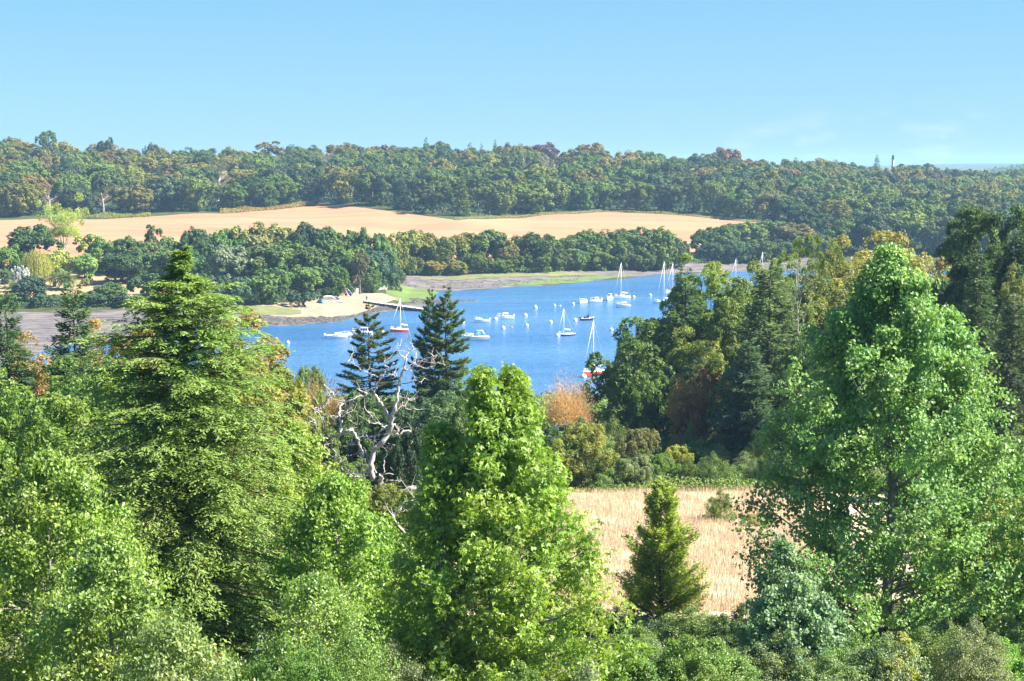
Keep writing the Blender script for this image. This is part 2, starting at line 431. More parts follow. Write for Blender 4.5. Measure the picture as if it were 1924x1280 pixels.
def grid_mesh(name, X, Y, Z, mat):
    n, m = X.shape
    b = MB(); i, j = np.meshgrid(np.arange(n - 1), np.arange(m - 1), indexing='ij'); a = i * m + j
    b.add(np.stack([X, Y, Z], -1).reshape(-1, 3), np.stack([a, a + m, a + m + 1, a + 1], -1).reshape(-1, 4), 0, None, True)
    return b.mesh(name, mat)
gx, gy = np.meshgrid(GXs, GYs, indexing='ij')
structure('ground', grid_mesh('ground', gx, gy, GZ, M['ground']))

wb = MB(); wb.add([(-4000, 285, 0), (4000, 285, 0), (4000, 780, 0), (-4000, 780, 0)], [(0, 1, 2, 3)])
structure('water', wb.mesh('water', M['water']))

def band(name, pxs, d0, d1, mat, nu, nv, off, wob=0.0, seed=0, struct=True):
    """a sheet of ground between two distance curves given per photo column, laid on the terrain"""
    r = np.random.default_rng(seed)
    px = np.linspace(pxs[0], pxs[-1], nu)
    a = np.interp(px, pxs, d0); b = np.interp(px, pxs, d1)
    if wob:
        def wv(): 
            s = sum(np.sin(px * f + r.uniform(0, 6)) * k for f, k in ((.03, 1), (.075, .7), (.17, .5), (.41, .3)))
            return s * wob * .5
        e = np.clip(np.minimum(px - pxs[0], pxs[-1] - px) / (.12 * (pxs[-1] - pxs[0])), 0, 1)
        mid = (a + b) / 2
        a = np.minimum(a + wv() * e, mid); b = np.maximum(b + wv() * e, mid)
    s = np.linspace(0, 1, nv)
    D = a[:, None] * (1 - s) + b[:, None] * s
    X = px_to_x(px[:, None], D)
    me = grid_mesh(name, X, D, HG(X, D) + off, mat)
    return structure(name, me) if struct else me

# stubble field: lower edge behind the shore trees, upper edge along the wood
FP = [-300, 0, 200, 300, 430, 500, 590, 700, 860, 1000, 1140, 1250, 1330, 1420]
FT = [845, 850, 870, 890, 905, 925, 950, 905, 838, 898, 932, 912, 900, 882]
FB = [590, 600, 610, 640, 650, 650, 655, 665, 680, 690, 705, 722, 760, 874]
band('stubble_field', FP, FB, FT, M['stubble'], 160, 40, 0.18)
band('parched_lawn', [-60, 40, 150, 260, 330], [512, 515, 517, 521, 527], [572, 578, 580, 570, 545], M['lawn'], 40, 14, 0.12, 3, 1)
band('mudflat', [-200, 0, 120, 250, 330], [378, 380, 404, 440, 463], [499, 498, 499, 503, 505], M['mud'], 50, 14, 0.08, 2, 2)
band('foreshore', [330, 440, 480, 560, 640, 700, 745, 790, 822], [463, 465, 467, 471, 481, 508, 518, 525, 533], [505, 500, 494, 492, 503, 522, 536, 545, 548], M['mud'], 90, 14, 0.08, 3, 3)
band('sand_beach', [430, 480, 540, 600, 660, 720, 745], [497, 490, 487, 489, 500, 527, 549], [512, 513, 520, 540, 556, 560, 551], M['sand'], 70, 14, 0.13, 2, 4)
band('far_shore', [730, 780, 860, 1000, 1130, 1250, 1420, 1520], [598, 597, 598, 619, 651, 688, 708, 712], [640, 645, 650, 660, 690, 716, 738, 745], M['mud'], 120, 14, 0.08, 2, 5)
band('algae_flat', [725, 745, 780, 815, 838], [552, 540, 538, 545, 566], [585, 606, 604, 598, 580], M['algae'], 50, 14, 0.12, 4, 6)
band('algae_strip', [935, 1000, 1060, 1130, 1185], [617, 623, 635, 654, 672], [620, 634, 650, 667, 675], M['algae'], 60, 8, 0.14, 3, 7)
band('shore_grass', [420, 470, 540, 565], [494, 491, 491, 495], [503, 506, 508, 503], M['salt_grass'], 30, 6, 0.2, 2, 8)
band('saltmarsh', [790, 860, 930, 1040, 1120], [628, 632, 642, 655, 668], [636, 645, 654, 668, 674], M['salt_grass'], 60, 6, 0.17, 2, 9)
# dry meadow on the near slope
MP = [850, 900, 960, 1100, 1300, 1450, 1700, 1960]
band('dry_meadow', MP, [84, 82, 80, 79, 80, 84, 90, 94], [135, 148, 152, 153, 152, 152, 150, 148], M['meadow'], 90, 40, 0.06, 2, 10)

# standing dry grass on the meadow
rg = np.random.default_rng(5)
n = 150000
dd = rg.uniform(86, 154, n); pp = rg.uniform(900, 1560, n)
X = px_to_x(pp, dd); Z = HG(X, dd) + 0.05
pt = np.sin(X * .5 + 2) * np.sin(dd * .31) + .6 * np.sin(X * 1.3 + dd * .7)
keep = rg.uniform(-1.6, 1.2, n) < pt; X, dd, Z = X[keep], dd[keep], Z[keep]; n = len(X); pt = pt[keep]
hh = rg.uniform(.2, .55, n); lean = rg.normal(0, .12, (n, 2))
P0 = np.stack([X, dd, Z], -1); top = P0 + np.stack([lean[:, 0] * hh, lean[:, 1] * hh, hh], -1)
az = rg.uniform(0, 6.28, n); w = rg.uniform(.012, .03, n)
S = np.stack([np.cos(az) * w, np.sin(az) * w, np.zeros(n)], -1)
g = MB(); V = np.stack([P0 - S * .6, P0 + S * .6, top + S * .5, top - S * .5], 1).reshape(-1, 3)
g.add(V, np.arange(n * 4).reshape(-1, 4), 0, np.clip(rg.normal(.5, .15, n) + pt * .1, 0, .97))
stuff('dry_grass', g.mesh('dry_grass', M['dry_grass']), 'tall straw-coloured dry grass standing on the meadow', 'grass')

# seaweed-covered stones along the shores
rg = np.random.default_rng(9)
RB = MB()
def scatter_rocks(pxs, d0, d1, n, smin, smax):
    ico = np.array([(1, 0, 0), (.3, .9, 0), (-.8, .6, 0), (-.8, -.6, 0), (.3, -.95, 0), (.1, 0, .75)], float)
    tr = [(0, 1, 5), (1, 2, 5), (2, 3, 5), (3, 4, 5), (4, 0, 5)]
    for _ in range(n):
        p = rg.uniform(pxs[0], pxs[-1]); a, b = np.interp(p, pxs, d0), np.interp(p, pxs, d1)
        d = rg.uniform(a, b); x = float(px_to_x(p, d)); s = rg.uniform(smin, smax) * rg.uniform(.5, 1)
        v = ico * (1 + rg.normal(0, .2, ico.shape)) * np.array([s * 1.5, s, s * .6])
        RB.add(v + np.array([x, d, max(float(HG(x, d)), -.2) + .03]), tr)
scatter_rocks([440, 480, 560, 640, 700, 760], [466, 468, 472, 483, 510, 524], [488, 486, 486, 492, 516, 534], 750, .3, 1.3)
scatter_rocks([740, 860, 1000, 1100], [604, 604, 628, 645], [628, 632, 636, 655], 260, .3, 1.0)
scatter_rocks([1050, 1090], [652, 660], [656, 664], 14, .5, 1.2)
scatter_rocks([-20, 240], [470, 475], [492, 495], 60, .2, .6)
scatter_rocks([770, 800, 850, 893], [538, 542, 549, 553], [560, 556, 554, 556], 200, .4, 1.5)
stuff('shore_stones', RB.mesh('shore_stones', M['rock']), 'dark seaweed-covered stones strewn along the muddy shore', 'stones')
# the low rock spit running out into the water
def spit():
    px = np.linspace(800, 895, 40); v = np.linspace(0, 1, 9)
    a = np.interp(px, [800, 830, 860, 895], [543, 546, 550, 553]); b = np.interp(px, [800, 830, 860, 895], [560, 556, 555.5, 554.2])
    D = a[:, None] * (1 - v) + b[:, None] * v; X = px_to_x(px[:, None], D)
    Z = np.sin(v * math.pi)[None, :] * np.interp(px, [800, 830, 890, 895], [.6, .55, .3, .1])[:, None] * (1 + .5 * rg.normal(0, .5, X.shape)) - .12
    structure('rock_spit', grid_mesh('rock_spit', X, D, Z, M['rock']))
spit()
# ------------------------------------------------------------------ tree generators
def unit(a): return a / (np.linalg.norm(a, axis=-1, keepdims=True) + 1e-9)
def rdir(r, n): return unit(r.normal(0, 1, (n, 3)))

def crown(mb, r, H, R, z0, puffs, sub, per, L, W, mat=0, puff_r=(.2, .34), top=0.6, jitter=.7, squash=1.0, star=False, sparse=0.0, cyl=0.0, dome=.32, vn=.16, subr=(.28, .5)):
    """broadleaf crown: boughs (puffs) over an egg-shaped envelope, each a heap of leaf clumps"""
    cz = z0 + (H - z0) * .48; a = (H - z0) / 2
    u = rdir(r, puffs); u[:, 2] = np.where(r.uniform(0, 1, puffs) < top, np.abs(u[:, 2]), u[:, 2])
    k = r.uniform(.45, .82, puffs)[:, None]
    wob = 1 + .22 * np.sin(3 * np.arctan2(u[:, 1], u[:, 0]) + r.uniform(0, 6))[:, None] * np.array([1, 1, 0.5])
    C = u * k * np.array([R, R, a]) * wob
    C[:, :2] *= (1 + dome * np.clip(u[:, 2:3], 0, 1))
    if cyl: C[:, :2] *= (1 + cyl * np.clip(-C[:, 2:3] / a, -.6, .6))
    C[:, 2] += cz
    pr = r.uniform(*puff_r, puffs) * min(R, a * 1.1)
    C[:, 2] = np.clip(C[:, 2], z0 + pr * .4, H - pr * .8)
    # sub heaps
    su = unit(rdir(r, puffs * sub) + np.repeat(unit(C - np.array([0, 0, cz])), sub, 0) * .7 + np.array([0, 0, .25]))
    PC = np.repeat(C, sub, 0) + su * np.repeat(pr, sub)[:, None] * .68 * np.array([1, 1, squash])
    sr = np.repeat(pr, sub) * r.uniform(*subr, puffs * sub)
    n = puffs * sub * per
    lu = unit(rdir(r, n) + np.repeat(su, per, 0) * .55 + np.array([0, 0, .2]))
    P = np.repeat(PC, per, 0) + lu * (np.repeat(sr, per) * r.uniform(.55, 1.12, n))[:, None] * np.array([1, 1, squash])
    N = unit(lu + r.normal(0, jitter * .6, (n, 3)))
    D = unit(np.cross(N, rdir(r, n)))
    pv = np.repeat(np.repeat(r.normal(0, .13, puffs), sub) + r.normal(0, .1, puffs * sub), per)
    val = np.clip(.5 + pv + r.normal(0, vn, n), 0, 1)
    zl, zh = np.percentile(P[:, 2], [1.0, 99.6]); rr_ = np.percentile(np.hypot(P[:, 0], P[:, 1]), 96)
    sz, sr_ = (H - z0) / (zh - zl), R / rr_
    for Q in (P, C): Q[:, 2] = z0 + (Q[:, 2] - zl) * sz; Q[:, :2] *= sr_
    keep = P[:, 2] > z0 * .6
    if sparse: keep &= r.uniform(0, 1, n) > sparse
    P, N, D, val = P[keep], N[keep], D[keep], val[keep]; n = len(P)
    ll = L * r.uniform(.7, 1.3, n)
    if star: mb.stars(P, D, N, ll, val, mat)
    else: mb.leaves(P, D, N, ll, W / L * ll, val, mat)
    return C, pr

def trunk_mesh(mb, r, H, base_r, C=None, limbs=10, mat=0, lean=.04, split=.3):
    """tapered trunk with limbs that run out to the boughs C"""
    zs = np.linspace(0, 1, 9)
    ph = r.uniform(0, 6.28, 2)
    pts = np.stack([lean * H * (np.sin(zs * 2.5 + ph[0]) - math.sin(ph[0])) * .5, lean * H * (np.sin(zs * 2.1 + ph[1]) - math.sin(ph[1])) * .5, zs * H * .86 - .3], -1)
    rr = base_r * (1 - zs * .85); rr[0] *= 1.35
    mb.tube(pts, rr, 8, mat)
    if C is not None:
        for c in C[np.argsort(-r.uniform(0, 1, len(C)))[:limbs]]:
            h = np.clip(c[2] / H - r.uniform(.12, .3), split, .85) / .86
            p0 = np.array([np.interp(h, zs, pts[:, q]) for q in range(3)]); r0 = np.interp(h, zs, rr) * .6
            mid = p0 * .5 + c * .5 + np.array([0, 0, -.06 * np.linalg.norm(c - p0)]) + r.normal(0, .03 * H, 3)
            t = np.linspace(0, 1, 6)[:, None]
            q = (1 - t) ** 2 * p0 + 2 * t * (1 - t) * mid + t ** 2 * c
            mb.tube(q, r0 * (1 - np.linspace(0, .85, 6)), 5, mat, cap=False)

TM = {}
class Tmpl: pass
def reg(key, H, W, crown_mb, trunk_mb, lm, bm, cname='crown'):
    t = Tmpl(); t.h = H; t.w = W
    t.crown = crown_mb.mesh(cname, M[lm]) if crown_mb.v else None
    t.trunk = trunk_mb.mesh('trunk', M[bm]) if trunk_mb and trunk_mb.v else None
    TM[key] = t; return t

def T_broad(key, seed, H, R, z0, puffs, sub, per, L, W, lm='leaf', bm='bark', limbs=8, **k):
    r = np.random.default_rng(seed); c, t = MB(), MB()
    C, pr = crown(c, r, H, R, z0, puffs, sub, per, L, W, **k)
    trunk_mesh(t, r, H, H * .022, C, limbs)
    return reg(key, H, 2 * R, c, t, lm, bm)
# far woodland trees
for i in range(6):
    T_broad(f'oak{i}', 10 + i, 19, 8.6 + .5 * (i % 3), [.2, .8, .2, 1.2, .3, .6][i], 48 + 4 * (i % 3), 7, 27, .95, .75, puff_r=(.22, .38), jitter=.35, vn=.08, subr=(.34, .55), lm='leaf_far')
for i in range(2):
    T_broad(f'tall{i}', 30 + i, 21, 6.4, 5.5, 26, 6, 30, .85, .6, sparse=.15, limbs=14, bm='bark_grey', puff_r=(.24, .38), lm='leaf_far')
for i in range(3):
    T_broad(f'bush{i}', 40 + i, 9, 5.5, .1, 36, 6, 26, .6, .46, puff_r=(.24, .38), limbs=4, jitter=.45, lm='leaf_far')
# mid-distance broadleaves
for i in range(4):
    T_broad(f'mid{i}', 50 + i, 13, 5.6, [.5, .3, .8, .4][i], 64, 9, 36, .34, .24, puff_r=(.17, .3), limbs=14, lm='leaf', jitter=.55)
for i in range(3):
    T_broad(f'midt{i}', 150 + i, 23, 5.6, [2.0, 3.5, 1.0][i], 96, 9, 34, .36, .25, puff_r=(.22, .38), limbs=18, jitter=.55, dome=.5)
for i in range(3):
    T_broad(f'shrub{i}', 60 + i, 5, 3.4, .1, 40, 9, 34, .24, .14, puff_r=(.24, .42), limbs=6, jitter=.8)

def conifer(mb, tb, r, H, R, z0, whorls, nb, prof, slope, curve, sl, sw, dens, side=(.5, 1.1), droop=.15, thick=.12, jit=.25, tr=None, btube=True, hang=0.0, zj=.35):
    zs = np.linspace(z0, H * .985, whorls)
    for i, z in enumerate(zs):
        f = (z - z0) / (H - z0)
        for q in range(nb if f < .9 else max(3, nb - 2)):
            a = q * 6.283 / nb + i * 2.4 + r.normal(0, .25)
            Lb = R * prof(f) * r.uniform(.72, 1.12)
            if Lb < .08: Lb = .08
            zz = z + r.normal(0, zj) * (H - z0) / whorls
            d = np.array([math.cos(a), math.sin(a), 0.0])
            sd_ = np.array([-d[1], d[0], 0.0])
            s = np.linspace(0, 1, 7); sl_ = slope(f) + r.normal(0, .06)
            pts = d * (Lb * s)[:, None] + np.array([0, 0, 1.0]) * (zz + Lb * (sl_ * s + curve * s * s))[:, None]
            pts[1:-1] += sd_ * (r.normal(0, .03) * Lb * np.sin(s * 3.14))[1:-1, None]
            if btube and tb is not None: tb.tube(pts, np.maximum(.018 * Lb * (1 - s * .8), .012), 4, 0, cap=False)
            n = max(6, int(dens * Lb * (1 + 0 * f)))
            u = r.uniform(.1, 1, n) ** .8
            P = np.stack([np.interp(u, s, pts[:, k]) for k in range(3)], -1)
            sg = np.where(r.uniform(0, 1, n) < .5, -1, 1)
            an = r.uniform(*side, n) * sg
            ln = sl * r.uniform(.6, 1.25, n) * (1.15 - .45 * u)
            D = d * np.cos(an)[:, None] + sd_ * np.sin(an)[:, None] + np.array([0, 0, 1.0]) * (sl_ + 2 * curve * u - droop + r.normal(0, jit, n))[:, None]
            D[:, 2] -= hang * r.uniform(0, 1, n)
            D = unit(D); out = r.uniform(0, 1, n) * Lb * side[1] * .28 * (1.1 - u)
            P = P + D * (ln * .5 + out)[:, None] + r.normal(0, thick, (n, 3)) * min(1, Lb) * np.array([.5, .5, 1])
            N = unit(np.array([0, 0, 1.0]) + r.normal(0, .45, (n, 3)))
            mb.leaves(P, D, N, ln, sw * ln / sl, np.clip(r.normal(.5, .18, n) + .2 * (u - .5), 0, 1), 0, .1)
    if tb is not None:
        t = np.linspace(0, 1, 8)
        tb.tube(np.stack([.01 * H * np.sin(t * 3), .01 * H * np.cos(t * 4), -.4 + t * (H + .3)], -1), (tr or H * .016) * (1 - t * .93), 7)

def T_con(key, seed, H, R, lm='needle', bm='bark', **k):
    r = np.random.default_rng(seed); c, t = MB(), MB()
    conifer(c, t, r, H, R, **k); return reg(key, H, 2 * R, c, t, lm, bm)
cone = lambda f: (1 - f) ** .85 * (.75 + .25 * min(1, f * 6)) + .02
for i in range(2):
    T_con(f'farcon{i}', 70 + i, 18, 3.6, z0=1, whorls=20, nb=6, prof=cone, slope=lambda f: .1 - .3 * (1 - f), curve=.1, sl=1.0, sw=.5, dens=9, btube=False)
# spruces and cedars of the near slope
for i in range(3):
    T_con(f'spruce{i}', 80 + i, 19, 5.0, z0=.8, whorls=[30, 26, 34][i], nb=7, prof=lambda f: (1 - f) ** .62 * (.85 + .15 * math.sin(f * 21)) + .015, slope=lambda f: .35 * f - .28, curve=.16, sl=.6, sw=.17, dens=34, thick=.16)
# open tiered firs with upswept tips
for i in range(2):
    T_con(f'fir{i}', 86 + i, 15, 4.0, z0=1.2, whorls=[15, 19][i], nb=[7, 8][i], prof=lambda f: np.interp(f, [0, .35, .5, .7, .9, 1], [1, .97, .88, .64, .3, .04]), slope=lambda f: .45 * f - .36, curve=.24, sl=.46, sw=.13, dens=95, side=(.3, .95), thick=.07, jit=.13, droop=.08, zj=.3)
# small meadow conifer
T_con('larchlike', 90, 7, 2.0, z0=.2, whorls=18, nb=9, prof=lambda f: (1 - f) ** .7 * (.85 + .2 * math.sin(f * 17)) + .03, slope=lambda f: .45 + .3 * f, curve=.18, sl=.2, sw=.075, dens=190, side=(.2, .85), thick=.12, jit=.55, lm='leaf')
# pines: needle heaps carried on a bare stem
def T_pine(key, seed, H, R, z0, puffs, sub, per, L, W, limbs, bm='bark_grey', **k):
    r = np.random.default_rng(seed); c, t = MB(), MB()
    C, pr = crown(c, r, H, R, z0, puffs, sub, per, L, W, jitter=1.6, squash=.7, **k)
    trunk_mesh(t, r, H, H * .014, C, limbs, lean=.05, split=max(.3, z0 / H - .08))
    return reg(key, H, 2 * R, c, t, 'needle', bm)
T_pine('pine0', 95, 20, 5.2, 12.5, 22, 7, 40, .42, .1, 16, puff_r=(.2, .32), sparse=.1)
T_pine('pine1', 96, 23, 5.4, 4.0, 90, 8, 40, .46, .14, 18, puff_r=(.18, .3), dome=.7)
T_pine('pine2', 97, 24, 7.5, 1.0, 130, 8, 36, .6, .2, 20, puff_r=(.15, .27), cyl=.2)
# leafless or thin grey trees
def twiggy(key, seed, H, R, twigs, bm, leaf=0):
    r = np.random.default_rng(seed); c, t = MB(), MB()
    zs = np.linspace(0, 1, 7); t.tube(np.stack([.03 * H * np.sin(zs * 3), .02 * H * np.cos(zs * 3), zs * H * .8 - .3], -1), H * .017 * (1 - zs * .8), 6)
    for _ in range(16):
        h = r.uniform(.3, .78); a = r.uniform(0, 6.28); Lr = R * r.uniform(.6, 1) * math.sin(min(1, (1.12 - h) * 2.2) * 1.57)
        d = np.array([math.cos(a), math.sin(a), r.uniform(.5, 1.3)]); p0 = np.array([0, 0, h * H])
        s = np.linspace(0, 1, 5)[:, None]
        q = p0 + d * Lr * s + r.normal(0, .04 * Lr, (5, 3)) * s + np.array([0, 0, .15]) * Lr * s * s
        t.tube(q, H * .007 * (1 - np.linspace(0, .8, 5)), 4, cap=False)
        n = twigs // 16; u = r.uniform(.25, 1, n)
        P = np.stack([np.interp(u, s[:, 0], q[:, k]) for k in range(3)], -1)
        D = unit(d + r.normal(0, .6, (n, 3)) + np.array([0, 0, .4])); ln = r.uniform(.8, 2.2, n)
        c.leaves(P + D * ln[:, None] * .5, D, rdir(r, n), ln, .07 + .05 * r.uniform(0, 1, n) + leaf, r.uniform(.2, .8, n))
    return reg(key, H, 2 * R, c, t, 'needle', bm)
twiggy('bare0', 101, 17, 6, 1100, 'bark_grey'); twiggy('bare1', 102, 19, 5, 1000, 'bark_pale')
# twiggy bushes in autumn colour
r_ = np.random.default_rng(103)
def T_twigbush(key, seed, H, R, n, L, W):
    r = np.random.default_rng(seed); c, t = MB(), MB()
    u = unit(rdir(r, n) * np.array([1, 1, .6]) + np.array([0, 0, .5])); k = r.uniform(.25, 1, n) ** .5
    lob = 1 + .2 * np.sin(5 * np.arctan2(u[:, 1], u[:, 0])) + .15 * r.normal(0, 1, n)
    P = u * (k * lob)[:, None] * np.array([R, R, H * .95]) ; P[:, 2] = np.abs(P[:, 2])
    D = unit(u + r.normal(0, .35, (n, 3)) + np.array([0, 0, .5])); ln = L * r.uniform(.5, 1.3, n)
    c.leaves(P, D, rdir(r, n), ln, W * r.uniform(.7, 1.3, n), np.clip(r.normal(.5, .2, n) + .1 * np.sin(9 * u[:, 0] + 7 * u[:, 2]), 0, 1))
    for _ in range(7):
        a = r.uniform(0, 6.28); s = np.linspace(0, 1, 4)[:, None]
        t.tube(np.array([math.cos(a) * R * .5, math.sin(a) * R * .5, H * .7]) * s, .05 * (1.2 - s[:, 0]), 4)
    return reg(key, H, 2 * R, c, t, 'leaf', 'bark_grey')
T_twigbush('twig0', 104, 4, 2.6, 9000, .22, .07)
T_twigbush('twig1', 105, 4, 2.6, 9000, .2, .1)
# weeping willow
def T_willow(key, seed):
    r = np.random.default_rng(seed); c, t = MB(), MB()
    n = 900
    u = rdir(r, n); u[:, 2] = np.abs(u[:, 2]); P0 = u * np.array([5, 5, 5.0]) * r.uniform(.5, 1, n)[:, None]; P0[:, 2] += 4.5
    for k in range(9):
        P = P0 + u * np.array([1, 1, 0]) * .35 * k ** .6 + np.array([0, 0, -.55 * k]) + r.normal(0, .12, (n, 3))
        ok = P[:, 2] > .4
        D = unit(np.array([0, 0, -1.0]) + r.normal(0, .2, (n, 3)))
        c.leaves(P[ok], D[ok], unit(u + r.normal(0, .3, (n, 3)))[ok], .75, .22, np.clip(r.normal(.55, .2, n), 0, 1)[ok])
    trunk_mesh(t, r, 9, .35, P0[:10], 8)
    return reg(key, 9.6, 12, c, t, 'leaf', 'bark')
T_willow('willow', 110)

# ------------------------------------------------------------------ placing trees
PLACED = []
ASPECT = {'spru': 1.8, 'fir0': 2.0, 'fir1': 2.0, 'larc': 2.0, 'farc': 2.2, 'twig': 1.25, 'pine': 1.75, 'shru': 1.9, 'nshr': 2.2, 'mid0': 1.35, 'mid1': 1.35, 'mid2': 1.35, 'mid3': 1.35, 'midt': 1.25, 'will': 1.2}
def tree(name, label, key, px, top, d, w, color, cat='tree', group=None, rz=None, seed=0, hmin=None, bark=None):
    x, y, z = at(px, top, d)
    zg = float(HG(x, y))
    h = max(z - zg, hmin or 1.0)
    if key[:3] == 'mid' and h / (w * d / F) > 1.55: key = f'midt{int(key[3]) % 3}'
    t = TM[key]
    k = w * math.hypot(1, (px - CX) / F) * d / F / t.w
    if rz is None: rz = (px * 12.9898 + d * 78.233) % 6.28
    kz = min((h + .1) / t.h, k * ASPECT.get(key[:4], 1.45))
    o = thing(name, label, cat, (x, y, zg - .1), rz, (k, k, kz), group)
    c = link('crown', t.crown, o, color); c.location = (0, 0, (h + .1) / kz - t.h)
    if t.trunk:
        tk = link('trunk', t.trunk, o); tk.scale = (1, 1, (h + .1) / kz / t.h)
        if bark: 
            tk.material_slots[0].link = 'OBJECT'; tk.material_slots[0].material = M[bark]
    PLACED.append((o, px, top, d))
    return o
C_ = dict(dark=(.045, .085, .028), oak=(.075, .13, .033), green=(.11, .18, .04), olive=(.16, .18, .045), yg=(.2, .24, .05), blue=(.06, .115, .055),
          rust=(.17, .12, .045), brown=(.15, .13, .05), grey=(.22, .21, .18), greygreen=(.15, .185, .10), sage=(.17, .235, .105), fresh=(.14, .235, .055), lime=(.27, .33, .075), purple=(.10, .065, .075), gold=(.25, .22, .06),
          orange=(.36, .17, .06), silver=(.22, .26, .20), con=(.075, .13, .05), conb=(.08, .135, .07), bright=(.11, .22, .035), pink=(.38, .2, .16))
def jc(c, r, k=.12):
    c = np.array(C_[c] if isinstance(c, str) else c); return tuple(np.clip(c * (1 + r.normal(0, k)) * (1 + r.normal(0, k * .5, 3)), .01, .8))
# ------------------------------------------------------------------ the far wood, the shore hedge and the left bank
AUTO = []     # (object, px, colour word, kind word, band, landmark list)
WORDS = dict(dark='dark green', oak='deep green', green='mid green', olive='olive green', yg='yellow green', blue='bluish green', rust='rusty brown', brown='brownish',
             grey='grey', greygreen='grey-green', sage='sage green', fresh='fresh green', lime='lime green', purple='dusky purple', gold='golden', con='dark', conb='bluish')
MARKS_WOOD = [(90, 'near the left edge'), (220, 'above the lime tree'), (420, 'above the tall redwood'), (540, 'above the bracken bank'), (660, "above the field's crest"), (790, 'above the twin-topped fir'),
              (930, "above the field's dip"), (1045, 'above the blue sailboat'), (1140, 'above the red sailboat'), (1220, 'above the white yacht'), (1330, 'above the pale-topped pine'),
              (1440, "above the field's tip"), (1560, 'above the bare-stemmed pine'), (1650, 'left of the lighthouse'), (1760, 'right of the lighthouse'), (9999, 'near the right edge')]
MARKS_BANK = [(90, 'near the left edge'), (180, 'by the palms'), (300, 'beside the lime tree'), (420, 'behind the tall redwood'), (520, 'above the grassy shore'), (620, 'above the white outboard boat'),
              (690, 'above the dinghies'), (760, 'above the pale wall'), (840, 'above the twin-topped fir'), (930, 'above the motor cruiser'), (1010, 'above the cuddy boat'), (1080, 'above the blue sailboat'),
              (1140, 'above the small motorboats'), (1215, 'above the white yacht'), (1330, 'above the pale-topped pine'), (1440, 'below the field tip'), (9999, 'behind the bare-stemmed pine')]
def mark(marks, px):
    for lim, w in marks:
        if px < lim: return w
SKIP = {1, 36, 37, 59, 67, 129, 162, 187, 195, 203, 217, 231, 241, 253, 267, 273, 274, 280, 281, 292, 294, 298, 307, 316, 324, 325, 326, 329, 332, 335, 341, 347, 348, 448, 451, 453, 458, 459, 460, 461, 463, 464, 466, 467, 468, 475, 481, 482, 483, 484, 486, 488, 490, 491, 494, 495, 497, 499, 504, 506, 507, 508, 509, 518, 519, 542, 543, 546, 559, 573}      # places where a tree would stand wholly hidden      # places where a tree would stand wholly hidden
serial = [0]
def wild(px, top, d, w, key, color, band, marks, r, group, kind=None, name=None, bark=None):
    serial[0] += 1
    tint_, rot_ = jc(color, r), r.uniform(0, 6.28)
    if d > 600: tint_ = tuple(k_ * q for k_, q in zip((.95, .84, .68), tint_))          # far trees: leaf darkened and warmed, putting shade and sunlight into the colour
    if serial[0] in SKIP or (band == 'in the hollow' and d < 136 and px < 650): return None
    kd = 'conifer' if key.startswith('farcon') else 'leafless tree' if key.startswith('bare') else 'bush' if key.startswith('bush') or 'shrub' in key else 'tree'
    kd = kind or kd
    nm = name or ('oak_tree' if key.startswith('oak') and band.startswith('on the w') else None) or dict(conifer='conifer_tree', tree='broadleaf_tree', bush='bush').get(kd, 'bare_tree')
    o = tree(nm, '', key, px, top, d, w, tint_, 'bush' if kd == 'bush' else 'tree', group, rot_, bark=bark)
    o['serial'] = serial[0]
    AUTO.append((o, px, WORDS[color], kd, band, mark(marks, px)))
    return o

rf = np.random.default_rng(77)
EDGE_P = [-60, 0, 200, 300, 430, 500, 590, 700, 860, 1000, 1140, 1250, 1330, 1420, 1500, 1560, 1700, 1990]
EDGE_D = [860, 860, 880, 900, 915, 935, 962, 918, 850, 908, 942, 922, 910, 890, 790, 752, 742, 742]
SKY_P = [-60, 0, 130, 150, 250, 300, 380, 500, 600, 700, 800, 900, 1010, 1110, 1200, 1260, 1360, 1450, 1550, 1640, 1720, 1790, 1990]
SKY_Y = [252, 252, 258, 275, 276, 286, 284, 281, 272, 270, 266, 276, 274, 276, 290, 289, 287, 297, 298, 306, 311, 314, 320]
END_D = lambda p: np.interp(p, [0, 1400, 1700, 1990], [1225, 1225, 1300, 1330])
palette = (['oak'] * 8 + ['green'] * 8 + ['olive'] * 7 + ['blue'] * 3 + ['yg'] + ['brown'] + ['dark'] * 3)
row = 0
dr = 0.0
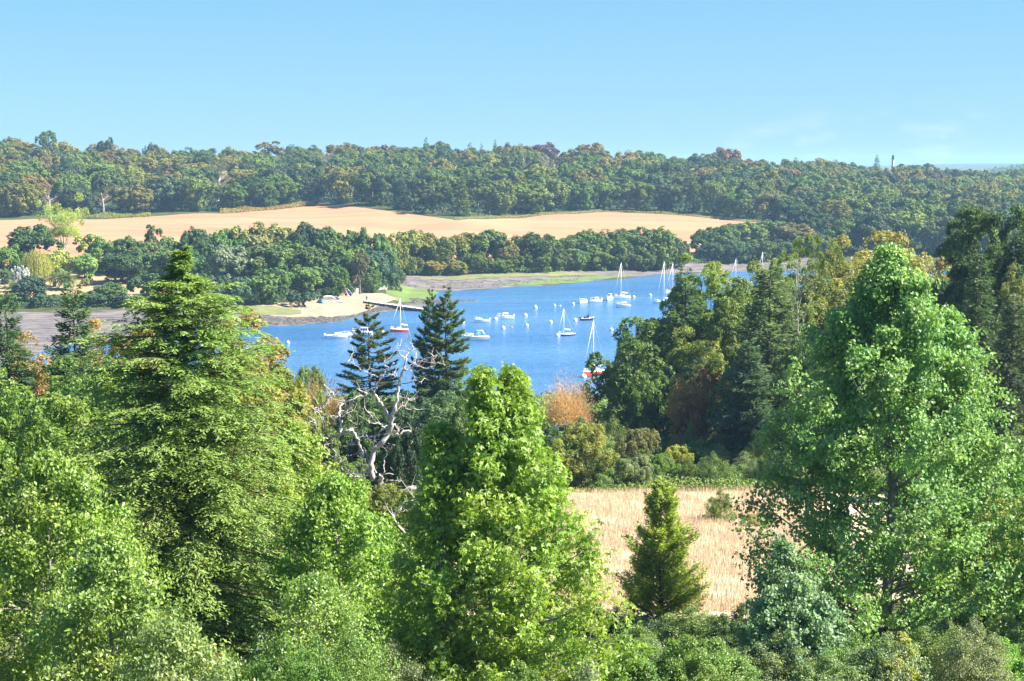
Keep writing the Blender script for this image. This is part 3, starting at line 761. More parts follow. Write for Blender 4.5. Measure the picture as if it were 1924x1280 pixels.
while True:
    any_ = False
    step = 20.0 if row else 16.0
    px = -50 + rf.uniform(0, 30)
    while px < 1975:
        e = np.interp(px, EDGE_P, EDGE_D); end = END_D(px)
        d = e + 8 + dr + (rf.uniform(-9, 9) if row else rf.uniform(0, 6))
        if d < end:
            any_ = True
            hgt = rf.uniform(15, 19.5) if row else rf.uniform(14, 20)
            last = d + 34 > end
            if last: hgt += 1.0
            x = float(px_to_x(px, d)); zt = float(HG(x, d)) + hgt
            top = HY + (CAM_Z - zt) / d * F
            if last: top = np.interp(px, SKY_P, SKY_Y) + rf.uniform(-5, 10)
            w = rf.uniform(17.5, 24) / d * F
            u = rf.uniform()
            if u < .05 + (.05 if last else 0): key, colr = f'farcon{rf.integers(2)}', rf.choice(['con', 'conb']); w *= .5; top -= 5
            elif u < .09: key, colr = f'bare{rf.integers(2)}', 'grey'; w *= .7
            elif u < .14: key, colr = f'tall{rf.integers(2)}', rf.choice(['olive', 'green', 'oak']); w *= .85
            else: key, colr = f'oak{rf.integers(6)}', str(rf.choice(palette))
            if not row and 860 < px < 1180: colr = str(rf.choice(['yg', 'green', 'olive']))
            if row and 960 < px < 1015 and last: colr = 'purple'
            if last and rf.uniform() < .05: colr = 'rust'
            if key[:3] in ('far', 'bar') and colr in ('rust', 'purple'): key = 'oak1'
            band = "at the wood edge" if row == 0 else 'on the skyline' if last else 'on the wooded slope'
            wild(px, top, d, w, key, str(colr), band, MARKS_WOOD, rf, 'trees of the far wood')
        px += step / (e + dr) * F * rf.uniform(.75, 1.25)
    row += 1; dr += 38
    if not any_: break

# hedge of oaks along the far shore, then the clump right of the field
hed = np.random.default_rng(31)
HEDGE = [(738, 452, 655, 46, 'olive'), (766, 436, 668, 66, 'olive'), (800, 440, 676, 60, 'yg'), (838, 444, 670, 62, 'green'), (872, 440, 680, 60, 'olive'), (913, 436, 684, 78, 'oak'), (952, 452, 682, 52, 'olive'),
         (1008, 437, 688, 92, 'oak'), (968, 476, 668, 50, 'green'), (1062, 444, 700, 70, 'oak'), (1098, 434, 704, 74, 'oak'), (1140, 434, 708, 80, 'green'), (1186, 430, 712, 80, 'oak'), (1232, 428, 716, 76, 'green'),
         (1268, 450, 722, 46, 'oak'), (770, 480, 650, 52, 'green'), (815, 488, 652, 46, 'olive'), (858, 490, 654, 52, 'yg'), (898, 478, 658, 56, 'oak'), (940, 486, 660, 46, 'green'), (1010, 474, 668, 58, 'green'),
         (1052, 476, 676, 48, 'oak'), (1084, 468, 682, 56, 'oak'), (1124, 470, 688, 58, 'green'), (1164, 468, 693, 56, 'oak'), (1206, 464, 698, 56, 'oak'), (1244, 466, 706, 48, 'green')]
for px, top, d, w, c in HEDGE:
    wild(px, top + hed.uniform(-3, 3), d - (14 if top < 455 else 4), w * (1.22 if top < 455 else .95), f'oak{hed.integers(6)}', c, 'in the shore hedge', MARKS_BANK, hed, 'oaks along the far shore', name='oak_tree')
CLUMP = [(1322, 432, 742, 60, 'oak'), (1362, 422, 750, 72, 'oak'), (1408, 418, 758, 76, 'green'), (1450, 414, 772, 74, 'oak'), (1492, 420, 768, 76, 'olive'), (1338, 456, 728, 56, 'blue'), (1384, 452, 732, 66, 'blue'),
         (1430, 450, 736, 64, 'oak'), (1474, 452, 740, 64, 'oak'), (1530, 440, 752, 70, 'oak')]
for px, top, d, w, c in CLUMP:
    wild(px, top, d, w, f'oak{hed.integers(6)}', c, 'in the rounded clump', MARKS_BANK, hed, 'oaks of the clump right of the field', name='oak_tree')

# left bank
LB = [(62, 424, 585, 96, 'dark', 'oak0'), (18, 462, 560, 60, 'green', 'oak2'), (168, 440, 590, 60, 'lime', 'tall0'), (198, 446, 580, 66, 'green', 'oak3'), (245, 446, 575, 80, 'oak', 'oak4'),
      (287, 423, 590, 36, 'oak', 'tall1'), (318, 446, 582, 64, 'green', 'oak5'), (372, 432, 585, 84, 'dark', 'oak1'), (430, 428, 590, 76, 'green', 'oak2'), (480, 420, 592, 84, 'olive', 'oak3'), (530, 424, 596, 74, 'olive', 'oak4'),
      (578, 420, 592, 84, 'dark', 'oak5'), (624, 428, 590, 80, 'oak', 'oak0'), (692, 430, 592, 74, 'oak', 'oak3'), (725, 452, 588, 46, 'green', 'oak2'),
      (238, 474, 552, 100, 'dark', 'oak2'), (300, 470, 556, 84, 'oak', 'oak4'), (352, 470, 560, 70, 'dark', 'oak3'), (428, 462, 556, 84, 'greygreen', 'oak5'), (488, 462, 560, 92, 'oak', 'oak0'), (545, 458, 562, 90, 'green', 'oak1'), (600, 462, 558, 96, 'oak', 'oak2'),
      (655, 466, 560, 84, 'green', 'oak5'), (706, 468, 568, 70, 'blue', 'oak4'), (676, 474, 553, 34, 'brown', 'tall0'), (158, 478, 566, 56, 'green', 'oak5'), (112, 470, 568, 44, 'lime', 'oak1'),
      (515, 500, 532, 76, 'oak', 'oak3'), (575, 500, 538, 70, 'green', 'oak4'), (628, 502, 545, 66, 'oak', 'oak1'), (690, 502, 560, 56, 'oak', 'oak2'), (728, 492, 575, 46, 'blue', 'oak3'),
      (452, 522, 509, 66, 'blue', 'bush0'), (505, 516, 513, 84, 'green', 'bush1'), (562, 548, 512, 56, 'blue', 'bush2'), (400, 520, 512, 70, 'blue', 'bush2'), (350, 510, 515, 70, 'oak', 'bush1'), (275, 515, 518, 70, 'oak', 'bush0'),
      (56, 520, 512, 66, 'blue', 'oak1'), (84, 552, 508, 58, 'blue', 'bush0'), (182, 548, 509, 60, 'blue', 'oak4'), (208, 532, 512, 64, 'oak', 'oak5'), (240, 552, 508, 58, 'blue', 'bush1'), (8, 548, 506, 56, 'oak', 'bush2'),
      (10, 505, 545, 40, 'oak', 'bush1'), (162, 522, 545, 22, 'yg', 'bush2'), (618, 540, 535, 40, 'dark', 'bush0'), (745, 505, 578, 40, 'oak', 'bush0')]
for px, top, d, w, c, k in LB:
    band = 'on the left bank' if d > 530 else 'along the left shore'
    wild(px, top, d, w, k, c, band, MARKS_BANK, hed, 'trees and bushes of the left bank', kind='bush' if k.startswith('bush') else None)

for px, top, d, w, k, c in [(1360, 279, 1190, 66, 'oak2', 'brown'), (505, 266, 1190, 56, 'tall1', 'olive'), (200, 260, 1190, 34, 'oak3', 'dark'), (288, 272, 1190, 36, 'oak1', 'dark'), (930, 264, 1185, 20, 'farcon0', 'con'), (800, 259, 1185, 24, 'farcon1', 'con'),
                            (1648, 292, 1290, 24, 'farcon0', 'con'), (905, 272, 1180, 20, 'farcon1', 'con'), (1020, 270, 1190, 60, 'oak4', 'purple'), (1112, 270, 1190, 70, 'oak0', 'brown'), (88, 246, 1190, 44, 'tall0', 'oak'), (985, 284, 1100, 44, 'bare1', 'grey')]:
    wild(px, top, d, w, k, c, 'on the skyline', MARKS_WOOD, hed, 'trees of the far wood')
# labels that single each tree out
ORD = ['first', 'second', 'third', 'fourth', 'fifth', 'sixth', 'seventh', 'eighth', 'ninth', 'tenth', 'eleventh', 'twelfth', 'thirteenth', 'fourteenth', 'fifteenth', 'sixteenth', 'seventeenth', 'eighteenth', 'nineteenth', 'twentieth']
NUM = ['', 'one', 'two', 'three', 'four', 'five', 'six', 'seven', 'eight', 'nine', 'ten', 'eleven', 'twelve', 'thirteen', 'fourteen', 'fifteen', 'sixteen', 'seventeen', 'eighteen', 'nineteen', 'twenty']
def auto_labels():
    sets = {}
    todo, AUTO[:] = list(AUTO), []
    for a in todo: sets.setdefault(a[2:], []).append(a)
    for key, lst in sets.items():
        colr, kd, band, mk = key
        lst.sort(key=lambda a: a[1])
        for i, a in enumerate(lst):
            base = f'{colr} {kd} {band}, {mk}'
            if len(lst) == 1: a[0]['label'] = base
            elif len(lst) == 2: a[0]['label'] = ('left of two: ', 'right of two: ')[i] + base
            else: a[0]['label'] = f'{ORD[i]} of {NUM[len(lst)]} from left: {base}'
        for a in lst: 
            if 'serial' in a[0]: pass
auto_labels()

# special far trees
def multi_stem(px, top, d, w):
    """the lime-coloured tree with several pale stems"""
    r = np.random.default_rng(120); c, t = MB(), MB()
    x, y, z = at(px, top, d); zg = float(HG(x, y)); H = z - zg; R = w * d / F / 2
    ends = []
    for k in range(9):
        a = k * .7 + r.normal(0, .2); rr = R * r.uniform(.25, .85)
        e = np.array([math.cos(a) * rr, math.sin(a) * rr, H * r.uniform(.6, .88)])
        s = np.linspace(0, 1, 7)[:, None]; b = np.array([r.normal(0, .5), r.normal(0, .5), 0])
        q = b + np.array([e[0], e[1], 0]) * s ** 1.8 + np.array([0, 0, e[2]]) * s
        t.tube(q, .17 * (1 - .8 * s[:, 0]), 6); ends.append(e)
        ends += [q[3] + r.normal(0, 1.6, 3)] + [q[j] + r.normal(0, 2.3, 3) for j in (4, 4, 5, 5, 6, 6)]
    E = np.array(ends); E[:, 2] = np.clip(E[:, 2], H * .45, H * .93)
    for e in E:
        n = 200; u = rdir(r, n); s = r.uniform(1.0, 2.1)
        P = e + u * s * (r.uniform(.3, 1, n) ** .4)[:, None] * np.array([1.0, 1.0, 1.1])
        N = unit(u + r.normal(0, .5, (n, 3)))
        c.leaves(P, np.cross(N, rdir(r, n)), N, .42 * r.uniform(.6, 1.3, n), .28, np.clip(r.normal(.5, .2, n), 0, 1))
    o = thing('lime_tree', 'tall lime-green tree with several pale bare stems at the stubble field edge', 'tree', (x, y, zg))
    link('crown', c.mesh('crown', M['leaf']), o, (.29, .35, .085)); link('trunk', t.mesh('trunk', M['bark_pale']), o)
multi_stem(118, 358, 600, 128)
tree('willow_tree', 'yellowish weeping willow left of the palms, in front of dark trees', 'willow', 68, 466, 556, 66, (.26, .27, .06))
tree('silver_bush', 'silvery grey rounded shrub below the weeping willow', 'bush2', 40, 500, 536, 34, (.34, .38, .36), 'bush')

# palms
def frond_mesh():
    b = MB(); s = np.linspace(0, 1, 9)
    mid = np.stack([s * 3.0, 0 * s, .9 * s - 1.5 * s ** 2.2], -1)
    b.tube(mid, .05 * (1.1 - s), 4)
    r = np.random.default_rng(4)
    for sg in (-1, 1):
        u = np.linspace(.08, 1, 26); P = np.stack([np.interp(u, s, mid[:, k]) for k in range(3)], -1)
        D = unit(np.stack([.55 + 0 * u, sg * .8 + 0 * u, -.25 + 0 * u], -1)); L = .75 * np.sin(np.clip(u * 2.6 + .35, 0, 3.0)) + .15
        b.leaves(P + D * L[:, None] / 2, D, np.tile([0, 0, 1.0], (26, 1)), L, .13, r.uniform(.3, .8, 26), 0, .1)
    return b.mesh('frond', M['leaf'])
FR = frond_mesh()
def palm(px, base, d, h, nf, label, seed, k=1.0):
    r = np.random.default_rng(seed)
    x = float(px_to_x(px, d)); zg = float(HG(x, d)); tb = MB(); s = np.linspace(0, 1, 10)
    tb.tube(np.stack([.1 * np.sin(3 * s), 0 * s, s * h - .2], -1), .55 * k * (1 + .12 * (np.arange(10) % 2)) * (1 - .1 * s), 9)
    tb.lathe([(.1, h - .7 * k), (.75 * k, h - .3 * k), (.8 * k, h), (.3 * k, h + .4 * k)], 9)
    o = thing('palm_tree', label, 'palm', (x, d, zg), 0, (1, 1, 1), 'palms on the parched lawn')
    link('trunk', tb.mesh('trunk', M['bark']), o)
    for i in range(nf):
        f = link('frond', FR, o, (.17, .155, .05) if i % 5 == 0 else (.10, .155, .055))
        f.location = (0, 0, h + .1); f.rotation_euler = (r.uniform(-.2, .2), rad(-62 + 100 * (i / nf) ** .8), i * 2.4)
        q = k * r.uniform(.85, 1.1) * (1.1 if i > nf * .4 else .9); f.scale = (q, q, q)
palm(122, 536, 535, 3.6, 44, 'large palm with thick brown trunk and golden flower heads on the lawn', 1, 1.35)
palm(101, 532, 541, 3.2, 30, 'smaller bluish palm standing just left of the large palm', 2, 1.0)
palm(22, 537, 530, 2.4, 22, 'little palm in front of the white garden wall at left edge', 3, .75)
w_ = MB(); 
for i in range(4): w_.box((i * 2.1 - 3, 0, .55), (2.08, .35, 1.5), 0)
w_.box((0.15, 0, 1.36), (8.5, .5, .12))
o = link('garden_wall', w_.mesh('garden_wall', M['white'])); x_ = float(px_to_x(8, 545)); o.location = (x_, 545, float(HG(x_, 545)))
tag(o, 'low white garden wall behind the little palm at left edge', 'wall')

# rough growth: bracken along the field's upper edge and undergrowth below the wood
rb = np.random.default_rng(55)
def ground_growth(name, label, cat, pxs, d0, d1, n, h, L, W, color, mat='leaf', name2=None):
    p = rb.uniform(pxs[0], pxs[-1], n); a = np.interp(p, pxs, d0); b = np.interp(p, pxs, d1)
    d = a + (b - a) * rb.uniform(0, 1, n); x = px_to_x(p, d)
    hh = h * (.55 + .45 * np.sin(x * .21 + d * .13) * np.sin(x * .09 - d * .27 + 1)) + h * .25
    z = HG(x, d) + rb.uniform(0, 1, n) ** .6 * np.maximum(hh, .1)
    P = np.stack([x, d, z], -1); N = unit(rdir(rb, n) + np.array([.1, -.4, .7])); D = np.cross(N, rdir(rb, n))
    b_ = MB(); b_.leaves(P, D, N, L * rb.uniform(.6, 1.3, n), W, np.clip(rb.normal(.5, .25, n), 0, 1))
    return stuff(name, b_.mesh(name, M[mat]), label, cat, color)
ground_growth('meadow_margin', 'rough green weeds along the far margin of the dry meadow', 'weeds', [880, 1100, 1500, 1900], [146, 150, 150, 146], [158, 157, 157, 156], 14000, 1.1, .3, .16, (.15, .21, .06))
ground_growth('shore_thicket', 'low green thicket on the slope between the meadow trees and the water', 'thicket', [560, 900, 1250, 1500], [205, 205, 215, 225], [296, 292, 292, 292], 26000, 2.6, .6, .4, C_['green'])
ground_growth('side_thicket', 'dense woodland edge just beyond the right side of the view', 'thicket', [1965, 2500], [58, 58], [290, 290], 42000, 6.5, .7, .5, C_['green'])
ground_growth('side_thicket', 'dense woodland edge just beyond the left side of the view', 'thicket', [-560, -45], [50, 50], [330, 330], 42000, 6.5, .7, .5, C_['green'])
ground_growth('bracken', 'yellow-green bracken bank along the upper edge of the stubble field', 'bracken', [170, 285], [868, 885], [880, 898], 3500, 2.0, .7, .45, (.2, .21, .05))
ground_growth('bracken', 'orange-tinged bracken bank below the wood left of the field crest', 'bracken', [415, 500, 592], [900, 922, 948], [915, 938, 962], 5000, 2.2, .7, .45, (.25, .2, .06))
ground_growth('verge', 'pale rough grass verge at the foot of the brighter oaks', 'verge', [855, 1000, 1150, 1260, 1420], [838, 898, 932, 912, 882], [848, 906, 940, 918, 888], 5000, 1.2, .5, .3, (.25, .24, .09))
EDP = [p for p in EDGE_P]
ground_growth('undergrowth', 'undergrowth beneath the far wood, the shade there put into its dark colour', 'undergrowth', EDP, [e + 6 for e in EDGE_D], [e + 60 for e in EDGE_D], 16000, 4.0, 1.5, 1.1, (.03, .055, .03))  # leaf colour held very dark to paint the shade under the wood
ground_growth('shore_scrub', 'low scrub along the foot of the far shore hedge', 'scrub', [735, 860, 1000, 1130, 1250, 1420, 1500], [642, 648, 658, 686, 712, 734, 740], [655, 664, 674, 700, 724, 748, 756], 9000, 2.6, .7, .5, C_['green'])
ground_growth('bank_scrub', 'low scrub between the trees of the left bank', 'scrub', [-60, 0, 200, 440, 560, 660, 740], [503, 503, 505, 508, 518, 548, 572], [520, 514, 516, 524, 540, 562, 582], 9000, 2.4, .6, .42, C_['blue'])
ground_growth('distant_wood', 'hazy bluish wood on the distant hill at the right edge', 'wood', [1845, 1900, 2100], [3180, 3000, 3000], [3300, 3300, 3300], 9000, 15, 6, 4.5, C_['oak'])
# ------------------------------------------------------------------ trees between the meadow and the water
def branchy(c, t, r, H, env, z0, nl, nsec, ncl, nlf, L, W, rise=.5, star=False, spread=.32, base=(0, 0), tr=None, droop=.0, sparse_low=0, seclen=.34, trunk_mat=0, fexp=.9):
    zs = np.linspace(0, 1, 10)
    axis = np.stack([base[0] + .012 * H * np.sin(zs * 5), base[1] + .012 * H * np.cos(zs * 4.2) - .012 * H, zs * H], -1); axis[0, 2] = -.4
    tr = tr or H * .016
    t.tube(axis, tr * (1 - zs * .94), 9, trunk_mat)
    Ps, Ns, Vs = [], [], []
    for i in range(nl):
        f = ((i + .5) / nl) ** fexp
        z1 = z0 + (H - z0) * f                                  # height of the limb's tip
        Lr = env(f) * r.uniform(.7, 1.08)
        if i > nl - 4: Lr *= .5
        a = i * 2.39996 + r.normal(0, .25)
        h = max(z1 - Lr * rise * r.uniform(.7, 1.3), z0 * .5 + .02 * H)
        p0 = np.array([np.interp(h / H, zs, axis[:, k]) for k in range(3)])
        d = np.array([math.cos(a), math.sin(a), 0])
        p2 = np.array([base[0], base[1], 0]) + d * Lr + np.array([0, 0, z1])
        mid = p0 + d * Lr * .55 + np.array([0, 0, (z1 - h) * .3])
        s = np.linspace(0, 1, 6)[:, None]
        q = (1 - s) ** 2 * p0 + 2 * s * (1 - s) * mid + s * s * p2
        t.tube(q, max(.012, .011 * Lr + .008) * (1.15 - s[:, 0]), 5, trunk_mat, cap=False)
        bv = r.normal(0, .09)
        for j in range(nsec):
            u = r.uniform(.28, 1.0)
            o = np.array([np.interp(u, s[:, 0], q[:, k]) for k in range(3)])
            dd = unit(d * r.uniform(.2, 1) + r.normal(0, .6, 3) + np.array([0, 0, .35 - droop]))
            ls = (seclen * Lr + .25) * r.uniform(.5, 1.1) * (1.2 - .5 * u)
            e = o + dd * ls
            if j % 2 == 0: t.tube(np.stack([o, (o + e) / 2 + r.normal(0, .04, 3), e]), np.array([.014, .009, .005]) * (1 + Lr * .12), 3, trunk_mat, cap=False)
            k = np.linspace(.25, 1, ncl)
            cc = o + dd * ls * k[:, None] + r.normal(0, spread * .3, (ncl, 3))
            n = ncl * nlf
            g = rdir(r, n) * (r.uniform(.2, 1, n) ** .5)[:, None] * spread * np.array([1, 1, .75])
            P = np.repeat(cc, nlf, 0) + g; P[:, 2] -= droop * np.abs(g[:, 0]) 
            N = unit(g / spread * .6 + r.normal(0, .45, (n, 3)) + np.array([0, 0, .55]) + d * .25)
            Ps.append(P); Ns.append(N); Vs.append(np.clip(.48 + bv + r.normal(0, .07) + r.normal(0, .17, n), 0, 1))
    P, N, val = np.concatenate(Ps), np.concatenate(Ns), np.concatenate(Vs)
    n = len(P); D = unit(np.cross(N, rdir(r, n)) + np.array([0, 0, -.55])); ll = L * r.uniform(.65, 1.3, n)
    (c.stars(P, D, N, ll, val) if star else c.leaves(P, D, N, ll, W / L * ll, val))


for i in range(2):
    r = np.random.default_rng(130 + i); c, t = MB(), MB()
    for bx, by, hh, rr in ((0, 0, 3, 1.0), (-.9, .3, 2.3, .9), (.85, -.2, 2.5, .95), (.1, .8, 2.0, .8)):
        branchy(c, t, r, hh, lambda f, rr=rr: rr * np.interp(f, [0, .4, .8, 1], [1.0, 1.1, .7, .15]), .1, 22, 8, 4, 7, [.10, .085][i], [.065, .045][i], rise=.9, spread=.2, base=(bx, by), tr=.04)
    reg(f'nshrub{i}', 3.0, 3.8, c, t, 'leaf_glossy', 'bark')
MID = [
 # right-hand wood
 ('oak_tree', 'dark green oak by the shore, just right of the large red sailboat', 'mid0', 1198, 644, 196, 186, 'oak', 'oak'),
 ('oak_tree', 'bright green oak behind the shore oak, left of the dark cedar', 'mid1', 1236, 586, 212, 150, 'green', 'oak'),
 ('oak_tree', 'low green tree at the water edge with its top below the dark cedar', 'mid2', 1205, 606, 222, 90, 'oak', 'oak'),
 ('cedar_tree', 'dark tiered cedar standing left of the pale-topped pine', 'spruce0', 1288, 504, 205, 185, 'con', 'cedar'),
 ('pine_tree', 'pale-topped rounded pine beside the dark cedar above the bay', 'pine1', 1330, 484, 214, 150, (.2, .27, .06), 'pine'),
 ('broadleaf_tree', 'light green tree between the pale-topped pine and the big spruce', 'mid3', 1390, 500, 204, 130, (.14, .2, .045), 'tree'),
 ('broadleaf_tree', 'dull green tree top just left of the big spruce top', 'mid1', 1436, 498, 212, 116, 'olive', 'tree'),
 ('broadleaf_tree', 'green tree behind the bare pine stem, against the water', 'mid2', 1486, 500, 218, 96, 'green', 'tree'),
 ('beech_tree', 'yellow-green rounded tree below the dark cedar', 'mid2', 1310, 620, 197, 135, 'yg', 'tree'),
 ('beech_tree', 'beech turning orange at the foot of the big spruce', 'mid1', 1326, 696, 184, 122, (.20, .14, .045), 'beech'),
 ('orange_shrub', 'small orange-leaved tree in front of the yellow-green rounded tree', 'mid0', 1290, 706, 181, 76, (.32, .19, .07), 'shrub'),
 ('spruce_tree', 'large grey-green spruce with layered boughs left of the tall poplar', 'spruce1', 1447, 494, 180, 250, (.105, .155, .07), 'spruce'),
 ('spruce_tree', 'dark spruce in shade below the large grey-green spruce', 'spruce2', 1408, 640, 174, 180, 'conb', 'spruce'),
 ('pine_tree', 'tall bare-stemmed pine with flat light green head behind the poplar', 'pine0', 1508, 444, 192, 150, (.15, .2, .05), 'pine'),
 ('beech_tree', 'broad golden-olive tree top behind the tall poplar', 'mid2', 1640, 442, 240, 215, (.28, .26, .065), 'tree'),
 ('beech_tree', 'golden-olive tree top right beside the broad golden one', 'mid3', 1712, 446, 236, 150, (.265, .245, .065), 'tree'),
 ('beech_tree', 'dull golden tree top between bare-stemmed pine and broad golden tree', 'mid0', 1582, 450, 236, 150, (.26, .245, .065), 'tree'),
 ('broadleaf_tree', 'brownish olive tree between the poplar and the tall dark pine', 'mid1', 1770, 496, 205, 160, (.21, .18, .07), 'tree'),
 ('pine_tree', 'tall dark pine rising highest at the right edge', 'pine2', 1852, 394, 180, 220, (.07, .115, .042), 'pine'),
 ('pine_tree', 'dark pine cut off by the right edge, behind the spruce', 'pine1', 1920, 410, 176, 180, (.06, .1, .035), 'pine'),
 ('spruce_tree', 'dark narrow spruce right of the tall poplar', 'spruce0', 1842, 478, 150, 200, (.07, .115, .05), 'spruce'),
 ('spruce_tree', 'grey-green spruce at right edge right of the narrow spruce', 'spruce2', 1906, 556, 142, 190, (.075, .11, .055), 'spruce'),
 ('broadleaf_tree', 'sunlit green tree at right edge between two conifers', 'mid3', 1912, 500, 158, 70, 'olive', 'tree'),
 ('broadleaf_tree', 'shaded green tree behind the poplar on its left side', 'mid0', 1508, 610, 168, 110, 'oak', 'tree'),
 ('broadleaf_tree', 'light green shrubby tree at right edge below the spruces', 'mid1', 1896, 806, 116, 130, (.12, .19, .05), 'tree'),
 # left
 ('spruce_tree', 'dark spruce with tiered boughs left of the tall redwood', 'spruce0', 138, 534, 130, 225, 'con', 'spruce'),
 ('spruce_tree', 'grey-green spruce cut off by the left edge', 'spruce1', 6, 546, 122, 215, (.06, .11, .045), 'spruce'),
 ('orange_shrub', 'orange shrub right of the dark left spruce, below the mudflat', 'mid1', 212, 610, 150, 180, (.28, .21, .08), 'shrub'),
 ('orange_shrub', 'orange shrub between the two left spruces', 'mid2', 66, 634, 138, 160, (.28, .21, .08), 'shrub'),
 ('broadleaf_tree', 'green tree below the dark left spruce', 'mid2', 112, 676, 108, 200, (.11, .19, .04), 'tree'),
 ('broadleaf_tree', 'bright green tree at left edge above the silvery oak', 'mid0', 30, 690, 92, 190, (.13, .21, .04), 'tree'),
 ('broadleaf_tree', 'sunlit yellow-green tree against the left side of the redwood', 'mid1', 150, 716, 84, 220, (.15, .22, .04), 'tree'),
 ('broadleaf_tree', 'dull green tree behind the redwood on its left', 'mid3', 232, 640, 118, 130, 'green', 'tree'),
 ('beech_tree', 'beech with orange crown top between the redwood and the bay', 'mid3', 440, 596, 112, 290, (.22, .185, .06), 'beech'),
 ('beech_tree', 'yellow-green beech beside the redwood with view of the bay', 'mid0', 458, 612, 100, 205, (.17, .185, .04), 'beech'),
 ('beech_tree', 'golden-green tree sloping down to the bay right of the redwood', 'mid2', 490, 680, 92, 190, (.19, .205, .045), 'beech'),
 ('broadleaf_tree', 'pale green wispy shrub whose top shows against the water', 'shrub0', 578, 690, 165, 66, (.15, .22, .08), 'shrub'),
 ('twiggy_shrub', 'rusty twiggy shrub behind the left dead trunk', 'twig0', 600, 716, 160, 110, (.27, .17, .07), 'shrub'),
 ('broadleaf_tree', 'light green bush between dead trunk and beech', 'shrub1', 556, 726, 140, 110, (.18, .22, .06), 'bush'),
 ('broadleaf_tree', 'green tree behind the dead tree, below the open fir', 'mid1', 668, 738, 160, 120, (.07, .13, .05), 'tree'),
 ('fir_tree', 'open tiered fir with clear gaps, in front of the red and white boats', 'fir0', 695, 573, 184, 142, (.07, .10, .035), 'fir'),
 ('fir_tree', 'dense twin-topped fir standing against the water, right of the open fir', 'fir1', 840, 543, 184, 126, (.08, .135, .045), 'fir'),
 ('fir_tree', 'slimmer left half of the fir pair, its top lower', 'fir1', 808, 548, 187, 88, (.065, .115, .045), 'fir'),
 ('broadleaf_tree', 'bluish green tree below the twin-topped fir', 'mid2', 776, 740, 158, 130, (.06, .115, .055), 'tree'),
 ('broadleaf_tree', 'grey-green tree right below the twin-topped fir', 'mid0', 832, 720, 152, 120, (.085, .15, .07), 'tree'),
 ('cedar_tree', 'dark evergreen bush in shade right of the dead tree', 'shrub2', 776, 808, 128, 100, (.035, .07, .035), 'evergreen'),
 ('broadleaf_tree', 'green tree at the left foot of the maple-like tree', 'mid3', 876, 756, 140, 130, (.08, .15, .05), 'tree'),
 ('broadleaf_tree', 'leafy tree behind the crown of the star-leaved tree', 'mid1', 960, 760, 150, 130, (.075, .135, .045), 'tree'),
 ('twiggy_shrub', 'pinkish orange twiggy tree below the large red sailboat', 'twig0', 1066, 710, 190, 92, (.44, .29, .19), 'shrub'),
 ('broadleaf_tree', 'bush beneath the dead tree limbs, left side', 'shrub1', 645, 860, 148, 100, (.12, .18, .05), 'bush'),
 # shrubs along the far side of the meadow
 ('meadow_shrub', 'olive willow-like shrub at the meadow top left corner', 'nshrub0', 1092, 786, 172, 96, (.15, .19, .06), 'shrub'),
 ('meadow_shrub', 'large olive shrub behind the meadow, below the shore oak', 'nshrub1', 1152, 788, 174, 116, (.13, .175, .055), 'shrub'),
 ('meadow_shrub', 'brown-tipped olive shrub right of the large olive shrub', 'shrub2', 1196, 806, 170, 84, (.16, .165, .06), 'shrub'),
 ('meadow_shrub', 'bright yellow-green rounded bush behind the meadow', 'shrub2', 1276, 838, 168, 62, (.27, .29, .05), 'shrub'),
 ('meadow_shrub', 'upright narrow olive shrub behind the yellow bush', 'nshrub0', 1297, 792, 176, 38, (.16, .19, .06), 'shrub'),
 ('meadow_shrub', 'green pointed shrub right of the narrow olive shrub', 'nshrub1', 1336, 808, 176, 46, (.11, .19, .05), 'shrub'),
 ('meadow_shrub', 'bluish low shrub left of the yellow bush', 'shrub2', 1240, 822, 175, 60, (.13, .19, .10), 'shrub'),
 ('meadow_shrub', 'pale olive bush right of the yellow bush', 'nshrub0', 1350, 836, 168, 84, (.17, .21, .09), 'shrub'),
 ('meadow_shrub', 'pale grey-green bush at the meadow edge near the poplar', 'nshrub1', 1400, 850, 166, 90, (.14, .19, .08), 'shrub'),
 ('meadow_shrub', 'dark blue-green bush at the meadow edge beside the poplar', 'shrub2', 1428, 868, 162, 90, (.06, .095, .06), 'shrub'),
 ('meadow_shrub', 'sparse green bush standing alone in the dry meadow', 'nshrub1', 1352, 920, 128, 64, (.13, .19, .045), 'shrub'),
 ('meadow_shrub', 'creeping low green patch right of the lone meadow bush', 'shrub2', 1420, 968, 127, 70, (.2, .21, .07), 'shrub'),
]
for nm, lab, key, px, top, d, w, c, cat in MID:
    tree(nm, lab, key, px, top, d, w, C_[c] if isinstance(c, str) else c, cat, hmin=.8)
tree('small_conifer', 'small upright conifer with brushy boughs standing in the dry meadow', 'larchlike', 1244, 904, 82, 190, (.25, .32, .08), 'conifer')
